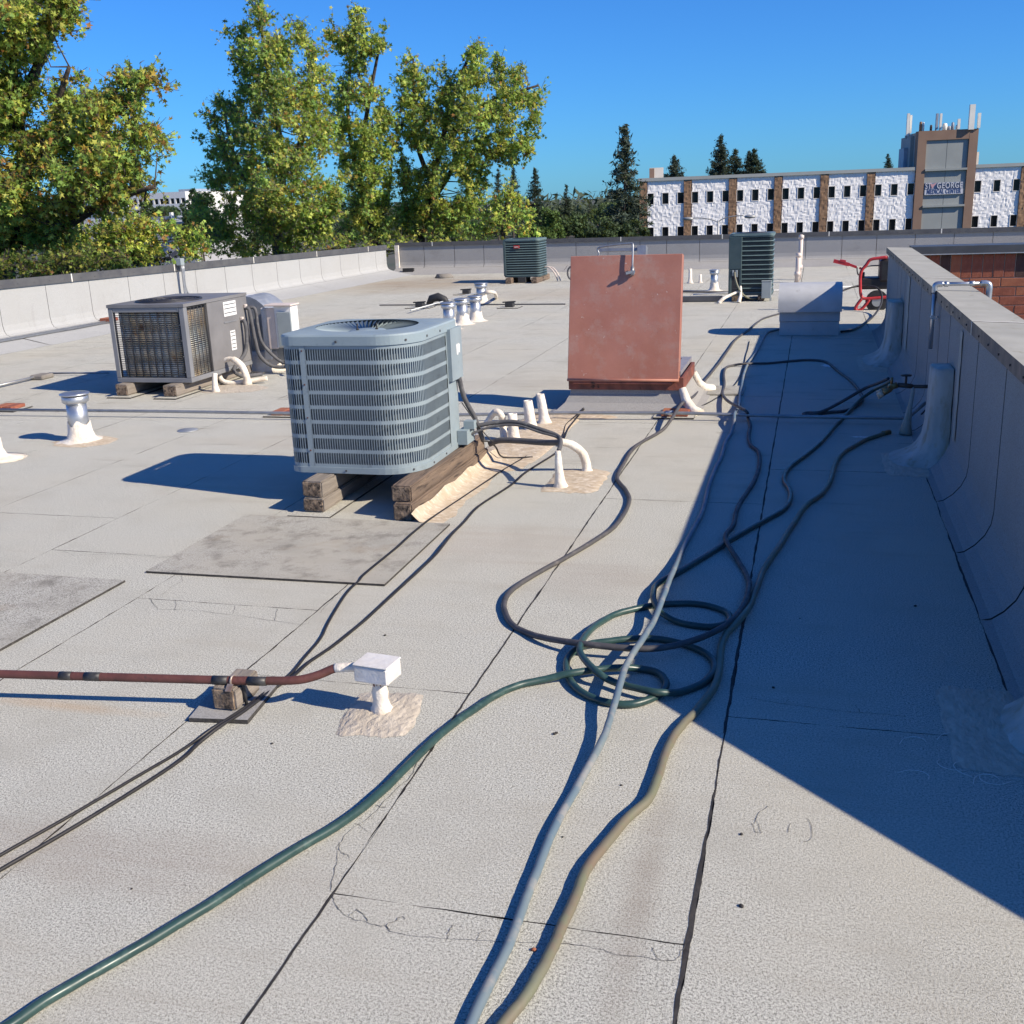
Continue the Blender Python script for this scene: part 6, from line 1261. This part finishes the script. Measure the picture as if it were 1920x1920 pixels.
piers = [onfac(x, 385)[0] for x in (1199, 1281, 1363, 1447, 1533, 1623)]; PWd = onfac(1295, 385)[0]-onfac(1281, 385)[0]
bay = (piers[5]-piers[0])/5; piers = [bay*i for i in range(6)]
w1t, w1b = (onfac(1250, 362)[1]+onfac(1550, 350)[1])/2, (onfac(1250, 382)[1]+onfac(1550, 371)[1])/2
w2t, w2b = (onfac(1250, 425)[1]+onfac(1550, 416)[1])/2, 0; w2b = w2t-(w1t-w1b)
sto = w1t-w2t; rows_w = [(w1b, w1t), (w2b, w2t), (w2b-sto, w2t-sto)]
S_END = s_t1+bay*2+PWd
MB()  # body behind
fbox('body', 'stone_w', md, 0, S_END, -7, zroof-.05, -14, -.32)
ww = (onfac(1225, 372)[0]-onfac(1214, 372)[0])*1.0; ww = max(.62, ww)
def rough_panel(s0, s1, z0, z1, opens, mat='stone_w', d=0.0, amp=.02, cell=.14, name='rough_panel', par=None):
    ns, nz = max(2, int((s1-s0)/cell)), max(2, int((z1-z0)/cell)); rg_ = np.random.default_rng(int(abs(s0*100))+3)
    ss = np.linspace(s0, s1, ns+1); zs = np.linspace(z0, z1, nz+1)
    for a, b_, lo, hi in opens:                       # snap grid lines to openings
        for v_ in (a, b_): ss[np.argmin(abs(ss-v_))] = v_
        for v_ in (lo, hi): zs[np.argmin(abs(zs-v_))] = v_
    h = rg_.normal(size=(ns+1, nz+1)); h = (h+np.roll(h, 1, 0)*.4+np.roll(h, 1, 1)*.4)/1.3; h = amp*np.clip(h, -1.4, 1.4)
    vs_ = []
    for i in range(ns+1):
        for j_ in range(nz+1): p = O0+U*ss[i]+NV*(d+h[i, j_])+Vector((0, 0, zs[j_])); vs_.append(tuple(p))
    fs = []
    for i in range(ns):
        for j_ in range(nz):
            cs_, cz_ = (ss[i]+ss[i+1])/2, (zs[j_]+zs[j_+1])/2
            if any(a < cs_ < b_ and lo < cz_ < hi for a, b_, lo, hi in opens): continue
            fs.append((i*(nz+1)+j_, (i+1)*(nz+1)+j_, (i+1)*(nz+1)+j_+1, i*(nz+1)+j_+1))
    MB().add(vs_, fs).build(name, M[mat], par or md)
bays = [(piers[i]+PWd, piers[i+1]) for i in range(5)]+[(piers[5]+PWd, s_t0-.02)]+[(s_t1+.02, s_t1+bay-PWd*.2), (s_t1+bay+PWd*.8, S_END-PWd)]
for a, b_ in bays:
    wx = [a+.06, (a+b_)/2-ww/2, b_-ww-.02]; op = [(x, x+ww, lo, hi) for x in wx for lo, hi in rows_w]
    rough_panel(a, b_, -7, zroof-.02, op)
    for x in wx:
        for lo, hi in rows_w[:3]:
            fm = MB(); f_ = .07
            for (s0, s1, z0, z1) in ((x-f_, x, lo-f_, hi+f_), (x+ww, x+ww+f_, lo-f_, hi+f_), (x, x+ww, hi, hi+f_), (x, x+ww, lo-f_, lo)):
                c = []
                for z in (z0, z1):
                    for s, d in ((s0, .045), (s1, .045), (s1, -.30), (s0, -.30)): c.append(O0+U*s+NV*d+Vector((0, 0, z)))
                fm.add(c, [(3, 2, 1, 0), (4, 5, 6, 7), (0, 1, 5, 4), (1, 2, 6, 5), (2, 3, 7, 6), (3, 0, 4, 7)])
            wn = fm.build('window', M['frame_w'], md); fbox('pane', 'glass', wn, x+.003, x+ww-.003, lo+.003, hi-.003, -.14, -.10)
for s in piers+[s_t1+bay-PWd*.2, S_END-PWd]:
    rough_panel(s, s+PWd, -7, zroof-.12, [], 'stone_b', .14, .02, .15, 'pilaster')
    b = MB()
    for e in (s, s+PWd):
        c0, c1 = O0+U*e+NV*.145, O0+U*e-NV*.2; sgn = 1 if e == s else -1; b.add([c0+Vector((0, 0, -7)), c0+Vector((0, 0, zroof-.12)), c1+Vector((0, 0, zroof-.12)), c1+Vector((0, 0, -7))], [(0, 1, 2, 3)])
    b.build('pilaster_side', M['stone_b'] if False else M['stone_b'], md)
fbox('roof_edge', 'roofedge', md, -.15, s_t0-.03, zroof-.02, zroof+.30, -.5, .22); fbox('roof_edge', 'roofedge', md, s_t1+.03, S_END+.2, zroof-.02, zroof+.30, -.5, .22)
fbox('roof_deck', 'far_roof', md, -.1, S_END+.1, zroof-.04, zroof+.1, -14, -.52)
# sign tower
ztow = onfac(1775, 243, 1.0)[1]; tw = thing('sign_tower', 'brown and grey sign tower rising from the medical building', 'tower', (O0.x+U.x*s_t0, O0.y+U.y*s_t0, -7))
cw = (onfac(1737, 330)[0]-onfac(1721, 330)[0]); tz = ztow
fbox('core', 'tgrey', tw, s_t0+.02, s_t1-.02, -7, tz-.1, -6, .02)
fbox('column', 'brown', tw, s_t0, s_t0+cw, -7, tz, -1, .27); fbox('column', 'brown', tw, s_t1-cw, s_t1, -7, tz, -1, .27)
fbox('head_band', 'brown', tw, s_t0+cw+.003, s_t1-cw-.003, onfac(1775, 262)[1], tz-.003, -1, .26)
zb_ = [onfac(1775, y)[1] for y in (262, 318, 386)]; zb_.append(-7); hw = (s_t1-s_t0-2*cw)/2; sm = s_t0+cw+hw
for i in range(3):
    for k in range(2): fbox('grey_panel', 'tgrey', tw, s_t0+cw+.02+k*hw, s_t0+cw+hw-.02+k*hw, zb_[i+1]+.02, zb_[i]-.02, .0, .08)
for i in (1, 2): fbox('ledge', 'tgrey', tw, s_t0+cw-.02*0+.01, s_t1-cw-.01, zb_[i]-.08, zb_[i]+.12, .0, .40)
sgt, sgm, sgb = onfac(1770, 342)[1], onfac(1770, 354)[1], onfac(1770, 362)[1]
ss0, ss1 = onfac(1732, 352)[0], onfac(1804, 352)[0]
sg = thing('tower_sign', 'raised letter sign with a wing mark on the grey tower', 'sign', tuple(O0+U*ss0+NV*.3+Vector((0, 0, sgb))))
fbox('backing', 'signgrey', sg, ss0, ss1, sgm-.02, sgt, .10, .22); fbox('lower_panel', 'signpale', sg, ss0+.05, ss1+.02, sgb-.12, sgm-.03, .10, .30)
def text(s_, size, s, z, d, mat, par, nm='letters', ext=.03, fit=1, bold=0):
    cu = bpy.data.curves.new(nm, 'FONT'); cu.body = s_; cu.size = size; cu.extrude = ext; cu.align_x = 'LEFT'; cu.space_character = 1.15; cu.offset = bold
    o = bpy.data.objects.new(nm, cu); COL.objects.link(o); dg = bpy.context.evaluated_depsgraph_get(); me = bpy.data.meshes.new_from_object(o.evaluated_get(dg)); bpy.data.objects.remove(o)
    wd_ = max(v.co.x for v in me.vertices)-min(v.co.x for v in me.vertices); sx = fit/wd_
    b = MB(); T = Matrix(((U.x*sx, 0, NV.x, 0), (U.y*sx, 0, NV.y, 0), (0, 1, 0, 0), (0, 0, 0, 1))); o3 = O0+U*s+NV*d+Vector((0, 0, z))
    b.add([(T @ v.co)+o3 for v in me.vertices], [list(p.vertices) for p in me.polygons]); return b.build(nm, M[mat], par)
sgw = ss1-ss0
text('ST', .80, ss0+.06, sgm+.06, .28, 'signpale', sg, 'letters_st', .05, sgw*.15, .01); text('GEORGE', .80, ss0+sgw*.32, sgm+.06, .28, 'signpale', sg, 'letters_george', .05, sgw*.66, .01)
text('MEDICAL CENTER', .60, ss0+sgw*.07, sgb-.02, .315, 'signblue', sg, 'letters_medical_center', .01, sgw*.88, .012)
b = MB(); c = [O0+U*(ss0+sgw*q)+NV*.26+Vector((0, 0, z)) for q, z in ((.13, sgm+.75), (.20, sgm+.06), (.31, sgt+.02), (.20, sgm+.45))]; b.add(c+[p+NV*.04 for p in c], [(3, 2, 1, 0), (4, 5, 6, 7), (0, 1, 5, 4), (1, 2, 6, 5), (2, 3, 7, 6), (3, 0, 4, 7)]); b.build('wing_mark', M['signpink'], sg)
# antennas on the tower
def ant(label, x, yt, yb, wpx, off=0.0, dep=.25, mat='panelwhite', s_off=0):
    s, z1 = onfac(x, yt, off); _, z0 = onfac(x, yb, off); w_ = wpx*(onfac(1800, 300)[0]-onfac(1790, 300)[0])/10
    t = thing('antenna_panel', label, 'antenna', tuple(O0+U*s+NV*off+Vector((0, 0, z0))), 'antennas on the sign tower')
    fbox('panel', mat, t, s-w_/2, s+w_/2, z0, z1, off, off+dep); b = MB(); q = O0+U*s+NV*(off-.12); b.tube([q+Vector((0, 0, min(z0, tz)-.25)), q+Vector((0, 0, z1-.1))], .05, 6); b.build('mast', M['antgrey'], t)
    b = MB(); b.obox(q+Vector((0, 0, z0+.3*(z1-z0))), q+NV*.15+Vector((0, 0, z0+.3*(z1-z0))), .12, .08); b.obox(q+Vector((0, 0, z0+.75*(z1-z0))), q+NV*.15+Vector((0, 0, z0+.75*(z1-z0))), .12, .08); b.build('clamp', M['antgrey'], t)
ant('largest white antenna panel at the right of the tower top', 1823, 196, 243, 10, .30, .35)
ant('white antenna panel right of the largest one', 1836, 212, 240, 5, .2, .3)
ant('tall white antenna at the left end of the tower', 1703, 213, 255, 5, -2.0, .3)
ant('second white antenna beside the tall left one', 1708, 216, 250, 4, -2.3, .25)
ant('paired antenna in the middle of the tower top', 1757, 213, 243, 4, -1.0, .3, 'antgrey'); ant('white half of the middle antenna pair', 1764, 213, 243, 4, -1.1, .3)
ant('slim antenna between the middle pair and the largest panel', 1798, 223, 242, 5, -1.5, .2)
for i, (x, yt, w_, mt_) in enumerate(((1727, 228, 5, 'stone_b'), (1732, 229, 3, 'panelwhite'), (1746, 234, 4, 'stone_b'), (1772, 231, 8, 'panelwhite'), (1780, 236, 6, 'antgrey'), (1787, 229, 5, 'antgrey'), (1795, 234, 5, 'panelwhite'))):
    s, z1 = onfac(x, yt, -1.5); w2_ = w_*.052; b = MB(); c = O0+U*s-NV*1.5; b.lathe([(w2_*.55, tz-.12), (w2_*.6, tz+(z1-tz)*.6), (w2_*.5, z1-.05), (w2_*.2, z1)], (c.x, c.y, 0), 8); b.build('radio_unit', M[mt_], None, ('brown', 'thin white', 'short brown', 'wide white', 'dark low', 'dark rounded', 'pale small')[i]+' radio unit on top of the sign tower', 'radio unit')
fbox('plant_screen', 'antgrey', tw, onfac(1693, 290, -3)[0], s_t0-.05, zroof+.1, onfac(1700, 278, -3)[1], -5, -2.6); fbox('stair_block', 'tgrey', tw, onfac(1706, 260, -2)[0], s_t0+.1, zroof+.1, onfac(1706, 256, -2)[1], -6, -1.6)
fbox('side_duct', 'cream', tw, s_t1+.02, s_t1+.55, zroof+.3, onfac(1832, 285, -1)[1], -2.5, -1); 
pl_ = thing('rooftop_box', 'cream plant box on the left end of the medical building roof', 'rooftop box', tuple(O0+U*1.2-NV*5+Vector((0, 0, zroof+.1)))); s0, z1 = onfac(1218, 315, -5); s1, _ = onfac(1244, 315, -5)
fbox('box', 'cream', pl_, s0, s1, zroof+.1, z1, -8, -5); fbox('brown_side', 'brown', pl_, s0-.03, s0+.5, zroof+.12, z1-.05, -4.99, -4.94)
# twin arm street lamp in front
sl = AY(1346, 440, 88); lm = thing('street_lamp', 'twin armed street lamp in front of the medical building', 'street lamp', (sl.x, sl.y, -7))
zt_ = AY(1346, 414, 88).z; b = MB(); b.tube([(sl.x, sl.y, -7), (sl.x, sl.y, zt_+.05)], [.10, .055], 8); b.build('pole', M['lampmetal'], lm)
for nm, pts, hd_ in (('left', [(1346, 417), (1338, 413), (1325, 410), (1312, 408.5), (1300, 409)], (1290, 410)), ('right', [(1346, 417), (1352, 412), (1362, 408), (1378, 405), (1395, 404)], (1406, 406))):
    b = MB(); b.tube(smooth_path([AY(x, y, 88) for x, y in pts], 4), .045, 6); b.build('arm', M['lampmetal'], lm)
    c = AY(*hd_, 88); b = MB(); b.lathe([(.05, -.14), (.24, -.10), (.30, 0), (.22, .10), (0, .13)], c, 12, sx=1.5, sy=.8); b.build('lamp_head', M['lampmetal'], lm)
# ================================================================== WHITE OFFICE BLOCK (left distance)
YO = 95; wb = thing('office_block', 'distant white office block between the leafy trees', 'building', (AY(300, 430, YO).x, YO, -7))
p0, p1 = AY(225, 360, YO), AY(347, 361, YO); xl, xr = AY(150, 390, YO).x, p1.x; zt0 = AY(300, 361, YO).z
def ob(name, mat, par, x0, x1, y0, y1, z0, z1): return MB().box(x0, x1, y0, y1, z0, z1).build(name, M[mat], par)
ob('body', 'white', wb, xl, xr, YO+.3, YO+14, -7, zt0)
zw1, zw0 = AY(300, 373, YO).z, AY(300, 383, YO).z; fl_ = AY(300, 395, YO).z-AY(300, 420, YO).z
pane_x = [AY(x, 378, YO).x for x in (283, 294, 304.5, 315, 326, 335, 343.5)]; pit = (pane_x[-1]-pane_x[0])/6
for r_ in range(3):
    zo = -r_*(AY(300, 378, YO).z-AY(300, 400, YO).z); 
    ob('band', 'white', wb, xl, xr, YO, YO+.3, zw1+zo, zt0 if r_ == 0 else zw0+zo+(AY(300, 378, YO).z-AY(300, 400, YO).z))
    x = pane_x[-1]; 
    ob('pier', 'white', wb, x+pit*.36, xr, YO, YO+.3, zw0+zo, zw1+zo)
    for k in range(14 if r_ else 12):
        if x-pit*.5 < xl: break
        wn = ob('window', 'glass', wb, x-pit*.34, x+pit*.34, YO+.15, YO+.29, zw0+zo, zw1+zo); ob('pier', 'white', wb, x-pit*.66, x-pit*.345, YO, YO+.3, zw0+zo, zw1+zo); x -= pit
ob('roof_plant', 'antgrey', wb, AY(292, 358, YO).x, AY(324, 358, YO).x, YO+4, YO+8, zt0, AY(300, 355, YO).z)
YB = 60; lb_ = thing('low_building', 'low pale building roof with a dish behind the left parapet', 'building', (AY(330, 430, YB).x, YB, -7))
ob('body', 'far_roof', lb_, AY(60, 430, YB).x, AY(360, 430, YB).x, YB, YB+10, -7, AY(340, 416, YB).z); ob('rail_panel', 'antgrey', lb_, AY(270, 405, YB).x, AY(318, 405, YB).x, YB+.1, YB+.3, AY(300, 412, YB).z, AY(300, 406, YB).z)
c = AY(343, 411, YB); b = MB(); b.lathe([(.0, -.05), (.25, 0), (.36, .10), (.38, .16)], c, 16); b.build('dish', M['white'], lb_)
ob('post', 'white', lb_, AY(316, 405, YB).x, AY(320, 405, YB).x, YB+.1, YB+.4, AY(300, 414, YB).z, AY(300, 399, YB).z)
